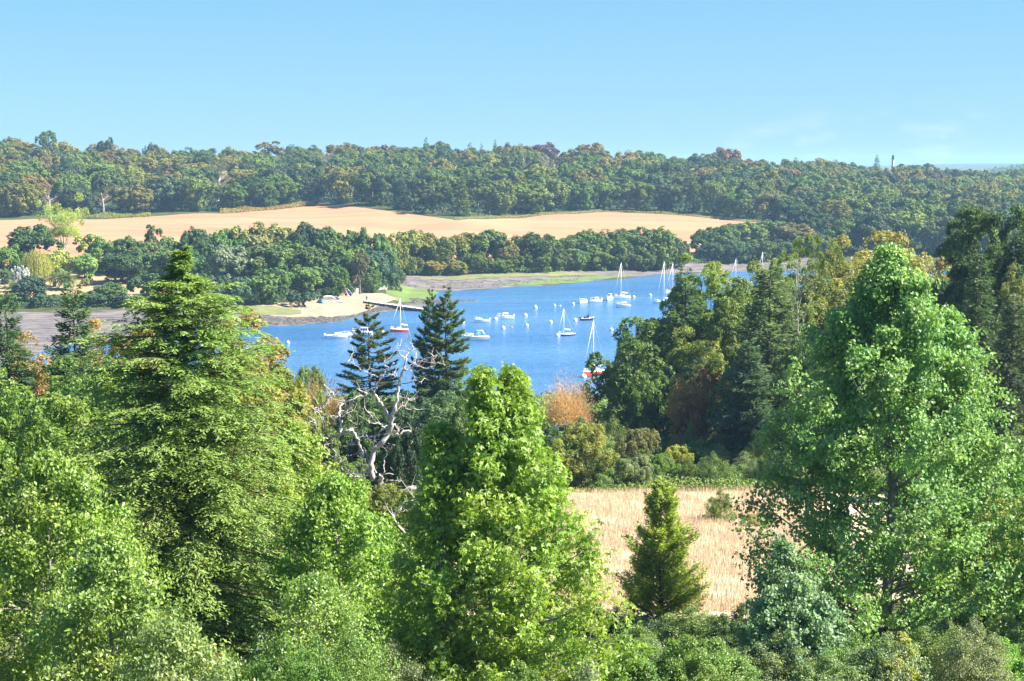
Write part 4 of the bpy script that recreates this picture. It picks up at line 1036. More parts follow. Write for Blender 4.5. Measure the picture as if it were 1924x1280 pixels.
# a young conifer shoot by the redwood and the lone bushes of the lower right
NEARSHRUB = [
 ('broadleaf_shrub', 'low shrub at the left foot of the small meadow conifer', 'nshrub1', 1158, 1142, 77, 120, (.13, .21, .055)),
 ('broadleaf_shrub', 'low shrub between star-leaved tree and meadow edge', 'nshrub0', 1092, 1138, 77, 120, (.14, .22, .06)),
 ('broadleaf_shrub', 'green shrub at the bottom below the small conifer', 'nshrub0', 1200, 1178, 66, 150, (.12, .18, .05)),
 ('broadleaf_shrub', 'olive shrub at the foot of the meadow', 'nshrub1', 1300, 1142, 70, 170, (.14, .22, .06)),
 ('broadleaf_shrub', 'dark green shrub left of the silver sapling', 'nshrub0', 1395, 1140, 68, 150, (.09, .145, .05)),
 ('broadleaf_shrub', 'green shrub at the bottom right of the star-leaved tree', 'nshrub1', 1180, 1226, 58, 140, (.14, .21, .055)),
 ('broadleaf_shrub', 'shaded shrub at the bottom centre-right', 'nshrub0', 1330, 1206, 58, 190, (.12, .2, .055)),
 ('broadleaf_shrub', 'green shrub at the right edge beneath the sunlit trees', 'nshrub0', 1905, 960, 84, 150, (.15, .24, .06)),
 ('broadleaf_shrub', 'yellowish green shrub in the lower right corner', 'nshrub0', 1890, 1160, 60, 200, (.21, .27, .065)),
 ('broadleaf_shrub', 'pale green shrub at the bottom right, beside the yellow sapling', 'nshrub1', 1800, 1186, 56, 180, (.17, .23, .08)),
 ('broadleaf_shrub', 'feathery pale shrub at the bottom below the silver sapling', 'nshrub0', 1560, 1236, 52, 170, (.17, .24, .10)),
 ('young_yew', 'narrow bluish young conifer at the right, in front of the poplar', 'farcon0', 1856, 1060, 72, 66, (.075, .15, .085)),
]
for nm, lab, key, px, top, d, w, c in NEARSHRUB: tree(nm, lab, key, px, top, d, w, c, 'shrub' if nm != 'young_yew' else 'conifer', hmin=.8)


# further trees that close the wood to the right, the slope on the left and the hollow behind the dead oak
MARKS_NEAR = [(120, 'below the cut-off spruce'), (260, 'below the left spruce'), (420, 'behind the tall redwood'), (540, 'below the orange beech'), (660, 'around the bleached snag'), (760, 'behind the dead oak'),
              (880, 'below the twin-topped fir'), (1000, 'behind the star-leaved tree'), (1110, 'below the pinkish shrub'), (1230, 'by the shore oak'), (1350, 'below the pale-topped pine'), (1430, 'left of the big spruce'),
              (1520, 'behind the big spruce'), (1620, 'behind the poplar top'), (1740, 'below the broad golden tree'), (1820, 'left of the dark pine'), (9999, 'below the dark pine')]
rn = np.random.default_rng(91)
def filler(p0, p1, step, d0, d1, sil, h0, h1, pal, band, w0=5, w1=8, keys=('mid0', 'mid1', 'mid2', 'mid3')):
    px = p0
    while px < p1:
        d = rn.uniform(d0, d1); x = float(px_to_x(px, d)); h = rn.uniform(h0, h1)
        top = HY + (CAM_Z - float(HG(x, d)) - h) / d * F
        top = max(top, np.interp(px, *sil) + rn.uniform(0, 25))
        hh = at(px, top, d)[2] - float(HG(x, d))
        if hh > 1.5: wild(px, top, d, rn.uniform(w0, w1) / d * F, str(rn.choice(keys)), str(rn.choice(pal)), band, MARKS_NEAR, rn, 'further trees of the near slope', kind='bush' if 'shrub' in keys[0] else None)
        px += step * rn.uniform(.7, 1.3)
SR = ([1180, 1230, 1262, 1330, 1410, 1490, 1560, 1750, 1790, 1960], [690, 630, 560, 535, 550, 520, 500, 490, 470, 450])
filler(1250, 1960, 34, 205, 240, SR, 17, 24, ['oak', 'green', 'olive', 'oak'], 'deep in the wood', 8, 11)
filler(1250, 1960, 42, 176, 198, (SR[0], np.array(SR[1]) + 110), 8, 12, ['oak', 'green', 'dark', 'olive'], 'at the wood front', 6, 9)
SL = ([-60, 30, 100, 240, 420, 520, 560, 640, 700, 900, 1040, 1120], [650, 660, 660, 655, 680, 730, 760, 765, 770, 770, 790, 800])
filler(-60, 560, 54, 100, 150, SL, 8, 13, ['green', 'oak', 'yg', 'green'], 'on the left slope', 6, 8)
filler(560, 1120, 44, 150, 200, SL, 7, 11, ['oak', 'green', 'blue', 'olive'], 'in the hollow', 5.5, 8)
filler(560, 1060, 60, 105, 135, ([560, 1060], [900, 900]), 3, 5, ['green', 'yg', 'olive'], 'in the hollow', 4, 6, ('shrub0', 'shrub1', 'shrub2'))
filler(1070, 1480, 20, 152, 158, ([1060, 1480], [852, 852]), 2.0, 4.0, ['sage', 'fresh', 'green'], 'at the meadow edge', 2.6, 4.2, ('nshrub0', 'nshrub1', 'shrub2'))
filler(1060, 1480, 36, 164, 186, ([1060, 1480], [820, 820]), 2.5, 5, ['sage', 'fresh', 'yg', 'sage', 'green'], 'in the meadow scrub', 3.5, 6, ('nshrub0', 'shrub1', 'nshrub1'))
filler(1780, 1960, 40, 70, 110, ([1780, 1960], [900, 880]), 4, 8, ['green', 'olive', 'yg'], 'at the right edge', 4, 6)
filler(1130, 1960, 60, 52, 66, ([1130, 1460, 1960], [1190, 1190, 1150]), 2, 3.2, ['green', 'fresh', 'fresh', 'sage'], 'along the bottom edge', 2.6, 3.8, ('nshrub0', 'nshrub1'))
filler(380, 1130, 56, 40, 60, ([380, 1130], [1180, 1200]), 2, 4, ['green', 'fresh', 'sage'], 'along the bottom edge', 2.4, 3.6, ('nshrub0', 'nshrub1'))
filler(1050, 1500, 26, 72, 82, ([1050, 1500], [1120, 1120]), .9, 1.7, ['fresh', 'sage', 'green'], 'at the near meadow edge', 2.0, 3.4, ('nshrub0', 'nshrub1'))
auto_labels()

# ------------------------------------------------------------------ near trees, branch by branch
def near_tree(name, label, cat, px, d, color, c, t, lm, bm, extra=None):
    x, _, _ = at(px, 1000, d)
    o = thing(name, label, cat, (x, d, float(HG(x, d)) - .1))
    link('crown', c.mesh('crown', M[lm]), o, tuple(1.1 * q for q in color)); link('trunk', t.mesh('trunk', M[bm]), o)
    return o
def top_h(px, py, d):
    x, y, z = at(px, py, d); return z - float(HG(x, d)) + .1

# the tall poplar on the right
r = np.random.default_rng(200); c, t = MB(), MB()
d = 75; H = top_h(1665, 478, d)
env = lambda f: np.interp(f, [0, .12, .3, .5, .7, .85, .95, 1], [5.9, 6.7, 6.4, 5.7, 4.3, 2.5, 1.15, .25])
branchy(c, t, r, H, env, 1.0, 110, 14, 6, 11, .17, .145, rise=.75, spread=.42, seclen=.3, fexp=.75)
xo = float(at(1792, 700, d)[0] - at(1672, 700, d)[0])
branchy(c, t, r, top_h(1795, 588, d), lambda f: np.interp(f, [0, .5, .8, 1], [1.0, 2.2, 1.5, .2]), 5, 26, 10, 5, 11, .17, .145, rise=.8, spread=.42, base=(xo, .6), tr=.14)
near_tree('poplar_tree', 'tall leafy bright green poplar filling the right foreground', 'poplar', 1664, d, (.14, .25, .065), c, t, 'leaf_silver', 'bark_grey')

# silver-backed sapling in front of it
r = np.random.default_rng(201); c, t = MB(), MB(); d = 60; H = top_h(1500, 1092, d)
for k, (bx, hh, rr) in enumerate([(0, 1, 1.25), (-.9, .86, 1.0), (.95, .8, 1.0), (.2, .72, 1.4)]):
    branchy(c, t, r, H * hh, lambda f, rr=rr: rr * np.interp(f, [0, .3, .7, 1], [1.0, 1.15, .75, .12]), .3, 22, 8, 5, 8, .13, .11, rise=.9, spread=.24, base=(bx, r.normal(0, .3)), tr=.05)
near_tree('silver_poplar', 'silver-leaved young poplar at the bottom in front of the tall poplar', 'sapling', 1500, d, (.15, .24, .13), c, t, 'leaf_silver', 'bark_grey')
r = np.random.default_rng(211); c, t = MB(), MB(); d = 64; H = top_h(1490, 1020, d)
branchy(c, t, r, H, lambda f: 1.7 * np.interp(f, [0, .3, .7, 1], [.9, 1.1, .75, .12]), .3, 26, 9, 5, 9, .13, .11, rise=.9, spread=.26, tr=.06)
near_tree('silver_poplar', 'dull silver-green sapling just behind the silver-leaved young poplar', 'sapling', 1478, d, (.13, .21, .10), c, t, 'leaf_silver', 'bark_grey')

# star-leaved sweet gum with three leaders
r = np.random.default_rng(202); c, t = MB(), MB(); d = 52
o_px = 940
for px, py, k, nl in ((968, 708, 1.0, 60), (914, 704, .62, 34), (834, 808, .66, 36)):
    H = top_h(px, py, d); bx = float(at(px, 900, d)[0] - at(o_px, 900, d)[0])
    ev = lambda f, k=k: k * np.interp(f, [0, .15, .35, .55, .75, .9, 1], [3.1, 3.6, 3.2, 2.35, 1.1, .36, .08])
    branchy(c, t, r, H, ev, .8, nl, 12, 5, 7, .15, .15, rise=.55, star=True, spread=.34, base=(bx, r.normal(0, .4)), tr=.15 * k, droop=.1)
near_tree('sweetgum_tree', 'bright green tree with star-shaped leaves in the centre foreground', 'tree', o_px, d, (.17, .26, .04), c, t, 'leaf_glossy', 'bark_grey')

# big redwood on the left
r = np.random.default_rng(203); c, t = MB(), MB(); d = 60; H = top_h(352, 462, d)
prof = lambda f: np.interp(f, [0, .12, .35, .53, .71, .83, .89, .92, .955, 1], [1.0, 1.0, .94, .86, .74, .53, .35, .14, .06, .02])
def feathery(c, t, r, H, R, z0, whorls, nb, prof, slope, curve, nbl, nsp, sl, sw, tr):
    """boughs with flat drooping branchlets, each set with short sprays on both sides"""
    for i, z in enumerate(np.linspace(z0, H * .985, whorls)):
        f = (z - z0) / (H - z0)
        for q in range(nb if f < .85 else nb - 2):
            a = q * 6.283 / nb + i * 2.4 + r.normal(0, .3); Lb = max(.12, R * prof(f) * r.uniform(.5, 1.15))
            zz = z + r.normal(0, .5) * (H - z0) / whorls
            d = np.array([math.cos(a), math.sin(a), 0.0]); sd_ = np.array([-d[1], d[0], 0.0]); s = np.linspace(0, 1, 7)
            so_ = slope(f) + r.normal(0, .08)
            pts = d * (Lb * s)[:, None] + np.array([0, 0, 1.0]) * (zz + Lb * (so_ * s + curve * s * s))[:, None] + sd_ * (r.normal(0, .05) * Lb * s * s)[:, None]
            t.tube(pts, np.maximum(.011 * Lb * (1 - s * .85), .007), 4, 0, cap=False)
            k = max(4, int(nbl * (.4 + .6 * Lb / R)))
            u = np.clip(np.linspace(.12, 1, k) + r.normal(0, .03, k), .05, 1); sg = np.where(np.arange(k) % 2, 1, -1)
            o = np.stack([np.interp(u, s, pts[:, j]) for j in range(3)], -1)
            an = r.uniform(.5, 1.05, k) * sg; an[-1] *= .2
            bl = np.minimum(.26 * Lb * (1.25 - .75 * u) + .16, .95) * r.uniform(.7, 1.25, k)
            bd = unit(d * np.cos(an)[:, None] + sd_ * np.sin(an)[:, None] + np.array([0, 0, 1.0]) * (so_ + 2 * curve * u - .12 + r.normal(0, .16, k))[:, None])
            v = np.tile(np.linspace(.05, 1, nsp), k); bdr = np.repeat(bd, nsp, 0); blr = np.repeat(bl, nsp)
            n = len(v); P = np.repeat(o, nsp, 0) + bdr * (blr * v)[:, None]; P[:, 2] -= .22 * blr * v * v
            side = unit(np.cross(bdr, np.array([0, 0, 1.0]))); s2 = np.where(np.arange(n) % 2, 1.0, -1.0)[:, None]
            D = unit(bdr * .75 + side * s2 * r.uniform(.4, 1.0, (n, 1)) + r.normal(0, .16, (n, 3)) + np.array([0, 0, -.12]))
            ln = sl * r.uniform(.65, 1.3, n) * (1.15 - .4 * v)
            N = unit(np.array([0, 0, 1.0]) + r.normal(0, .35, (n, 3)))
            c.leaves(P + D * (ln * .45)[:, None] + r.normal(0, .025, (n, 3)), D, N, ln, sw, np.clip(r.normal(.5, .15, n) + np.repeat(r.normal(0, .1, k), nsp), 0, 1), 0, .1)
    q = np.linspace(0, 1, 8); t.tube(np.stack([.008 * H * np.sin(q * 3), .008 * H * np.cos(q * 4), -.4 + q * (H + .3)], -1), tr * (1 - q * .93), 8)
feathery(c, t, r, H, 4.4, .6, 70, 9, prof, lambda f: .45 * f - .10, -.14, 21, 15, .22, .062, .25)
o = near_tree('redwood_tree', 'tall feathery light green redwood with bare leader top, left foreground', 'redwood', 352, d, (.15, .225, .055), c, t, 'needle', 'bark')
rb2 = MB(); n = 1500; P = np.concatenate([np.array(p) + r.normal(0, .22, (500, 3)) for p in ((0.0, -3.9, 2.9), (1.5, -3.6, 1.6), (.9, -4.0, .9))])
rb2.leaves(P, rdir(r, n) + np.array([0, 0, -.6]), rdir(r, n), .2, .04, r.uniform(0, 1, n))
link('dead_foliage', rb2.mesh('dead_foliage', M['needle']), o, (.30, .10, .05))

# silvery oak in the lower left corner and its neighbours
def leafy(name, label, cat, px, top, d, wpx, color, seed, nl=60, nsec=10, ncl=5, nlf=8, L=.12, W=.07, lm='leaf', bm='bark_grey', envp=None, spread=.3, z0=.5, rise=.6):
    r = np.random.default_rng(seed); c, t = MB(), MB(); H = top_h(px, top, d); R = wpx * d / F / 2
    xs, ys = envp or ([0, .25, .55, .8, .93, 1], [.8, 1.0, .98, .72, .42, .12])
    branchy(c, t, r, H, lambda f: R * np.interp(f, xs, ys), z0, nl, nsec, ncl, nlf, L, W, rise=rise, spread=spread)
    return near_tree(name, label, cat, px, d, color, c, t, lm, bm)
leafy('holm_oak', 'silvery green oak filling the lower left corner', 'oak', 96, 862, 45, 400, (.165, .245, .05), 204, 70, 12, 6, 9, .125, .075, 'leaf_glossy')
leafy('holm_oak', 'lower silvery oak boughs at the bottom, left of the redwood foot', 'oak', 205, 1010, 40, 270, (.16, .24, .055), 205, 46, 11, 5, 9, .115, .07, 'leaf_glossy')
leafy('hornbeam_tree', 'dense mid-green tree between redwood and star-leaved tree', 'tree', 636, 900, 58, 240, (.15, .25, .045), 206, 60, 11, 6, 9, .13, .085, 'leaf_glossy')
leafy('hornbeam_tree', 'yellow-green tree right of the redwood, left of the dead tree', 'tree', 556, 806, 74, 200, (.19, .27, .045), 207, 54, 11, 5, 8, .15, .1, 'leaf_glossy')
leafy('hornbeam_tree', 'green bush low between redwood and star-leaved tree', 'tree', 600, 1090, 48, 260, (.15, .24, .06), 208, 44, 10, 5, 9, .10, .06, 'leaf_glossy')
leafy('hornbeam_tree', 'dark green tree hiding the star-leaved tree foot at left', 'tree', 740, 1010, 64, 190, (.14, .23, .045), 209, 44, 10, 5, 8, .13, .085, 'leaf_glossy')
leafy('yellow_sapling', 'thin sapling with yellow tips at the bottom right', 'sapling', 1702, 1190, 50, 60, (.26, .28, .07), 210, 12, 5, 3, 4, .13, .05, 'leaf_glossy', spread=.16)
leafy('broadleaf_shrub', 'leafy shrub under the silvery oak at the bottom edge', 'shrub', 330, 1180, 38, 260, (.17, .24, .08), 212, 34, 10, 5, 9, .10, .055, 'leaf_glossy')

# ------------------------------------------------------------------ dead oak, limb by limb
def dead_tree(name, label, d, lines, ox, oy, sc_, seed, base):
    r = np.random.default_rng(seed)
    bx, by, bz = at(ox + base[0] / sc_, oy + base[1] / sc_, d); zg = min(bz, float(HG(bx, d)))
    o = thing(name, label, 'dead tree', (bx, d, zg))
    off = {}
    for i, (w0, w1, pts) in enumerate(lines):
        P = np.array(pts, float); k = d / F / sc_
        dep = np.cumsum(r.normal(0, 9, len(P))) * k * 2.2
        key0 = tuple(pts[0])
        near = min(off, key=lambda q: (q[0] - key0[0]) ** 2 + (q[1] - key0[1]) ** 2) if off else None
        d0 = off[near] if near and math.hypot(near[0] - key0[0], near[1] - key0[1]) < 40 else 0.0
        dep = dep - dep[0] + d0
        W = np.array([at(ox + p[0] / sc_, oy + p[1] / sc_, d + e) for p, e in zip(P, dep)]) - np.array([bx, d, zg])
        for p, e in zip(pts, dep): off[tuple(p)] = e
        s = np.linspace(0, len(W) - 1, (len(W) - 1) * 4 + 1); q = np.stack([np.interp(s, np.arange(len(W)), W[:, a]) for a in range(3)], -1)
        for _ in range(2): q[1:-1] = .25 * q[:-2] + .5 * q[1:-1] + .25 * q[2:]
        q[1:-1] += r.normal(0, .055, q[1:-1].shape)
        rr = np.linspace(w0, w1, len(q)) * k / 2 * .82 * (1 + .08 * r.normal(0, 1, len(q)))
        b = MB(); b.tube(q, np.maximum(rr, .012), 8)
        if w0 < 24:                                            # fine twigs
            for _ in range(3 + len(pts)):
                j = r.integers(len(q) // 3, len(q)); e = q[j] + r.normal(0, .5, 3) + np.array([0, 0, .25])
                b.tube(np.stack([q[j], (q[j] + e) / 2 + r.normal(0, .1, 3), e]), [.022, .015, .007], 4, cap=False)
        nm = 'trunk' if i == 0 else 'limb'
        link(nm, b.mesh(nm, M['deadwood']), o)
    return o
DEAD = [
 (46, 11, [(640, 900), (630, 800), (650, 715), (700, 680), (735, 620), (755, 560), (765, 500), (785, 420), (790, 350), (810, 290), (830, 230), (838, 180), (846, 148)]),
 (26, 9, [(748, 545), (740, 520), (710, 470), (680, 430), (655, 390), (655, 340), (685, 295), (715, 260), (740, 225), (772, 198)]),
 (9, 4, [(683, 297), (640, 270), (590, 245), (545, 220), (508, 195), (500, 180)]),
 (7, 3, [(738, 228), (716, 205), (712, 180)]), (8, 4, [(720, 255), (760, 270), (790, 280)]),
 (14, 5, [(832, 240), (880, 222), (910, 214), (950, 226), (1000, 222), (1048, 196), (1078, 212)]),
 (7, 3, [(905, 216), (885, 205), (920, 190)]), (7, 3, [(990, 222), (1000, 175), (1030, 150)]),
 (9, 4, [(832, 180), (812, 150), (796, 125), (790, 78)]), (8, 4, [(846, 150), (870, 125), (886, 102)]),
 (9, 4, [(818, 322), (868, 316), (902, 300), (936, 322)]), (9, 4, [(795, 400), (830, 410), (870, 425), (895, 420)]),
 (14, 6, [(750, 575), (700, 582), (680, 560), (640, 556), (612, 562)]), (12, 7, [(745, 578), (692, 602), (655, 642), (646, 692)]),
 (18, 8, [(765, 640), (820, 616), (870, 610), (890, 640), (910, 662), (952, 672)]), (20, 13, [(700, 660), (735, 622), (800, 606), (785, 580), (760, 565)]),
 (8, 3, [(640, 530), (615, 500), (590, 465)]), (8, 4, [(655, 640), (600, 650), (555, 640)]),
 (12, 5, [(775, 500), (800, 470), (810, 440), (840, 470), (900, 478)]),
 (26, 18, [(578, 765), (574, 720), (552, 682), (536, 622), (510, 598), (480, 610), (440, 630), (400, 640)]),
 (19, 9, [(446, 622), (452, 570), (440, 505), (440, 470), (462, 440), (500, 420), (560, 410), (608, 384), (590, 368), (540, 360)]),
 (7, 3, [(445, 480), (475, 490), (490, 498)]), (7, 3, [(500, 440), (505, 460), (480, 470)]), (8, 4, [(440, 510), (415, 520), (395, 525)]),
 (14, 8, [(402, 640), (385, 682), (408, 740), (420, 780), (442, 822), (520, 880)]),
 (10, 4, [(372, 655), (330, 640), (296, 642), (275, 680)]), (8, 3, [(380, 640), (350, 592), (338, 520)]), (8, 3, [(395, 612), (410, 562), (415, 515)]), (8, 3, [(332, 640), (300, 562), (276, 530)]),
 (10, 4, [(362, 665), (345, 695), (310, 705)]), (7, 3, [(350, 690), (380, 740), (375, 790)]),
 (12, 5, [(538, 688), (515, 690), (490, 690), (480, 710)]), (11, 5, [(565, 720), (545, 745), (560, 762)]),
 (10, 4, [(612, 640), (580, 640), (555, 600), (545, 570)]),
 (40, 30, [(695, 960), (692, 915), (690, 872)]), (10, 4, [(660, 885), (600, 882), (540, 892), (520, 880)]), (10, 4, [(700, 870), (780, 864), (872, 876)]),
 (11, 5, [(704, 862), (708, 800), (730, 740), (770, 690), (842, 690)]), (8, 3, [(662, 852), (622, 802), (602, 758)]), (8, 3, [(645, 868), (560, 850), (475, 872)]),
 (8, 4, [(670, 860), (640, 822), (560, 800)]), (8, 4, [(720, 940), (760, 965), (735, 1010)]), (8, 3, [(655, 930), (625, 975), (600, 980)]), (8, 3, [(725, 905), (820, 905), (905, 905)]),
 (8, 3, [(700, 690), (740, 720), (790, 690)]), (7, 3, [(690, 930), (660, 960), (610, 970)]),
]
dead_tree('dead_tree', 'bleached dead oak with contorted leafless limbs in front of the firs', 132, DEAD, 500, 620, 3.2, 300, (640, 960))
SNAG = [(28, 22, [(248, 720), (244, 660), (240, 600), (230, 548), (250, 500), (280, 482), (320, 470), (345, 432), (385, 410), (402, 385), (378, 362), (350, 328)]),
        (18, 8, [(232, 552), (200, 540), (170, 520), (130, 482), (62, 470), (40, 452)]), (8, 3, [(168, 520), (158, 500), (180, 478)]), (9, 3, [(192, 540), (150, 560), (88, 612)]),
        (8, 3, [(132, 484), (118, 430)]), (7, 3, [(190, 492), (206, 460), (180, 400)]), (8, 3, [(160, 512), (110, 512), (75, 515)]), (7, 3, [(330, 460), (360, 455), (395, 420)]), (7, 3, [(285, 482), (300, 500), (340, 495)]), (8, 3, [(150, 500), (120, 460), (125, 420)])]
SNAG[0] = (28, 7, SNAG[0][2])
dead_tree('dead_tree', 'smaller bleached snag left of the large dead oak', 118, SNAG, 500, 620, 3.2, 301, (248, 735))
FALL = [(52, 46, [(690, 1020), (760, 998), (860, 962), (965, 930)])]
dead_tree('log', 'thick grey log lying below the dead oak', 122, FALL, 500, 620, 3.2, 302, (700, 1060))
FALL2 = [(9, 15, [(985, 1062), (900, 1050), (840, 1040), (790, 1080), (758, 1132), (800, 1180), (852, 1230)]), (8, 4, [(845, 1042), (860, 1028), (900, 1022)]), (7, 3, [(880, 1050), (900, 1085), (860, 1110)])]
dead_tree('fallen_branch', 'pale curved fallen branch in front of the star-leaved tree', 100, FALL2, 500, 620, 3.2, 303, (830, 1240))
# ------------------------------------------------------------------ boats
def hull_mesh(L, B, fb, rise, tw=.75, draft=.35, mat='white', n=11, deck_mat='cream', fine=2.0):
    s = np.linspace(0, 1, n); x = (s - .5) * L
    b = B / 2 * np.where(s < .4, tw + (1 - tw) * np.sin(s / .4 * math.pi / 2), 1 - np.clip((s - .4) / .6, 0, 1) ** fine)
    b = np.maximum(b, .02); z = fb + rise * s ** 2
    rk = 1 + .10 * np.clip((s - .8) / .2, 0, 1)
    keel = -draft * (1 - np.clip((s - .75) / .25, 0, 1) ** 2)
    sec = [np.stack([x * rk, b, z], -1), np.stack([x * (1 + (rk - 1) * .5), b * .93, z * .45], -1), np.stack([x, b * .75, z * 0 - .02], -1), np.stack([x * .97, b * 0, keel], -1)]
    full = np.stack(sec + [q * np.array([1, -1, 1]) for q in sec[2::-1]], 1)     # n,7,3
    m = 7; hb = MB(); i, j = np.meshgrid(np.arange(n - 1), np.arange(m - 1), indexing='ij'); a = i * m + j
    hb.add(full.reshape(-1, 3), np.stack([a, a + 1, a + m + 1, a + m], -1).reshape(-1, 4), 0, None, True)
    hb.add(full[0], [tuple(range(7))], 0)
    dk = MB(); zz = z - .04
    V = np.stack([np.stack([x * rk, b * .96, zz], -1), np.stack([x * rk, b * 0, zz + .05], -1), np.stack([x * rk, -b * .96, zz], -1)], 1).reshape(-1, 3)
    i, j = np.meshgrid(np.arange(n - 1), np.arange(2), indexing='ij'); a = i * 3 + j
    dk.add(V, np.stack([a, a + 3, a + 4, a + 1], -1).reshape(-1, 4))
    gz = MB()                                                                     # gunwale rail
    for sg in (1, -1): gz.tube(np.stack([x * rk, sg * b, z + .01], -1), .045, 5)
    return hb, dk, gz, (lambda q: float(np.interp(q, s, z))), (lambda q: float(np.interp(q, s, b)))
def boat_root(name, label, px, py, psi, group=None, cat='boat'):
    x, y, _ = on_water(px, py)
    return thing(name, label, cat, (x, y, 0), rad(psi), (1, 1, 1), group)
def hull_parts(o, L, B, fb, rise, mat='white', top=None, **k):
    hb, dk, gz, zf, bf = hull_mesh(L, B, fb, rise, **k)
    h = link('hull', hb.mesh('hull', M[mat]), o)
    link('deck', dk.mesh('deck', M[top or 'white']), o); link('gunwale', gz.mesh('gunwale', M['white']), o)
    return zf, bf
def cabin(o, L, x0, x1, w, z, h, win=True, mat='white', rake=.25):
    """deckhouse with raked front and inset side windows"""
    b = MB(); hw = w / 2
    P = [(x0, -hw, z), (x1, -hw * .8, z), (x1, hw * .8, z), (x0, hw, z), (x0 + .05, -hw * .86, z + h), (x1 - rake, -hw * .62, z + h), (x1 - rake, hw * .62, z + h), (x0 + .05, hw * .86, z + h)]
    b.add(P, [(4, 5, 6, 7), (0, 1, 5, 4), (1, 2, 6, 5), (2, 3, 7, 6), (3, 0, 4, 7)])
    cb = link('cabin', b.mesh('cabin', M[mat]), o)
    if win:
        for sg in (-1, 1):
            n = 3; wbm = MB()
            for i in range(n):
                u0 = x0 + (x1 - rake - x0) * (i + .15) / n; u1 = x0 + (x1 - rake - x0) * (i + .85) / n
                wbm.box(((u0 + u1) / 2, sg * hw * .87, z + h * .58), (u1 - u0, .1, h * .38))
            link('window', wbm.mesh('window', M['glass']), cb)
        f = MB(); f.add([(x1 - .02, -hw * .55, z + h * .25), (x1 - .02, hw * .55, z + h * .25), (x1 - rake * .75 + .04, hw * .5, z + h * .85), (x1 - rake * .75 + .04, -hw * .5, z + h * .85)], [(0, 1, 2, 3)])
        link('windscreen', f.mesh('windscreen', M['glass']), cb)
    return cb
def outboard(o, L, fb, mat='white'):
    b = MB(); b.box((-L / 2 - .3, 0, fb + .25), (.5, .42, .55), taper=.8); b.box((-L / 2 - .28, 0, fb * .2), (.2, .16, fb * 1.2))
    link('outboard_motor', b.mesh('outboard_motor', M[mat]), o)
def rails(o, L, bf, zf, q0=.55, h=.55):
    b = MB(); qs = np.linspace(q0, 1, 7)
    top = []
    for sg in (1, -1):
        p = [((q - .5) * L * 1.02, sg * bf(q) * .9, zf(q) + h) for q in qs]; b.tube(p, .025, 4); top.append(p)
        for q, e in zip(qs[::2], p[::2]): b.tube([(e[0], e[1], zf(q)), e], .022, 4)
    link('bow_rail', b.mesh('bow_rail', M['alu']), o)
def sailboat(label, px, py, psi, L, B, fb, mast_px, hull='white', mast_q=.58, cab=True, group='sailing boats on the moorings', boom=True, sailcol='white'):
    o = boat_root('sailboat', label, px, py, psi, group, 'sailboat')
    zf, bf = hull_parts(o, L, B, fb, fb * .35, hull, tw=.55, draft=.5, fine=1.8)
    if hull != 'white':
        tb = MB(); s = np.linspace(0, 1, 12)
        for sg in (1, -1): tb.tube([((q - .5) * L * (1 + .1 * max(0, (q - .8) / .2)), sg * bf(q) * 1.0, zf(q) - .06) for q in s], .08, 5)
        link('toe_rail', tb.mesh('toe_rail', M['white']), o)
    if cab: cabin(o, L, -.12 * L, .22 * L, B * .55, zf(.5) - .04, .42 + .02 * L, True, rake=.4)
    d = o.location.y; H = mast_px * d / F * 1.005; mx = (mast_q - .5) * L
    m = MB(); m.tube([(mx, 0, fb * .7), (mx, 0, H * .5), (mx, 0, H)], [.085, .08, .06], 7)
    m.box((mx, 0, H * .52), (.06, B * .42, .05)); m.box((mx, 0, H + .12), (.04, .04, .3))
    link('mast', m.mesh('mast', M['alu']), o)
    if boom:
        b = MB(); b.tube([(mx, 0, fb + 1.15), (mx - .42 * L, 0, fb + .95)], .07, 6); link('boom', b.mesh('boom', M['alu']), o)
        sl = MB(); s = np.linspace(0, 1, 8); sl.tube(np.stack([mx - .1 - .39 * L * s, 0 * s, fb + 1.3 - .2 * s + .02 * np.sin(s * 20)], -1), .15 * (1 - .5 * s), 7); link('furled_sail', sl.mesh('furled_sail', M[sailcol]), o)
    f = MB(); f.tube([(L * .53, 0, zf(1)), (mx + .05, 0, H * .97)], .05, 5); link('forestay', f.mesh('forestay', M['white']), o)
    f = MB(); f.tube([(-L * .5, 0, zf(0)), (mx - .05, 0, H * .99)], .018, 4); link('backstay', f.mesh('backstay', M['rope']), o)
    for sg in (1, -1):
        f = MB(); f.tube([(mx - .1, sg * bf(mast_q) * .95, zf(mast_q)), (mx, sg * B * .21, H * .52), (mx, 0, H * .98)], .016, 4); link('shroud', f.mesh('shroud', M['rope']), o)
    rails(o, L, bf, zf, .82, .5)
    t = MB(); t.box((-L * .5 - .06, 0, .15), (.1, .06, fb * .9)); link('rudder', t.mesh('rudder', M[hull]), o)
    return o
sailboat('large red-hulled sailboat with tall white mast, half hidden by the shore oak', 1118, 706, 228, 7.6, 2.6, .95, 106, 'red')
sailboat('red-hulled sailboat moored far left, between the two firs', 750, 624, 205, 4.9, 1.9, .75, 63, 'red', mast_q=.42)
sailboat('small navy-hulled sailboat with low boom in the middle of the bay', 1064, 631, 215, 5.2, 1.8, .5, 51, 'navy', mast_q=.66, cab=False)
sailboat('white yacht with tall mast, upper right of the small motorboats', 1169, 561, 205, 5.8, 2.2, .8, 67, 'white')
sailboat('white sailboat on the right, mast rising left of the dark cedar', 1250, 572, 200, 6.2, 2.4, .8, 80, 'white')
sailboat('sailboat behind the dark cedar, only its mast showing beside the cedar top', 1266, 552, 210, 6.5, 2.2, .8, 57, 'white', cab=False, boom=False)
sailboat('far sailboat whose mast shows between the pale-topped pine and spruce', 1384, 534, 210, 6, 2.2, .8, 47, 'white')
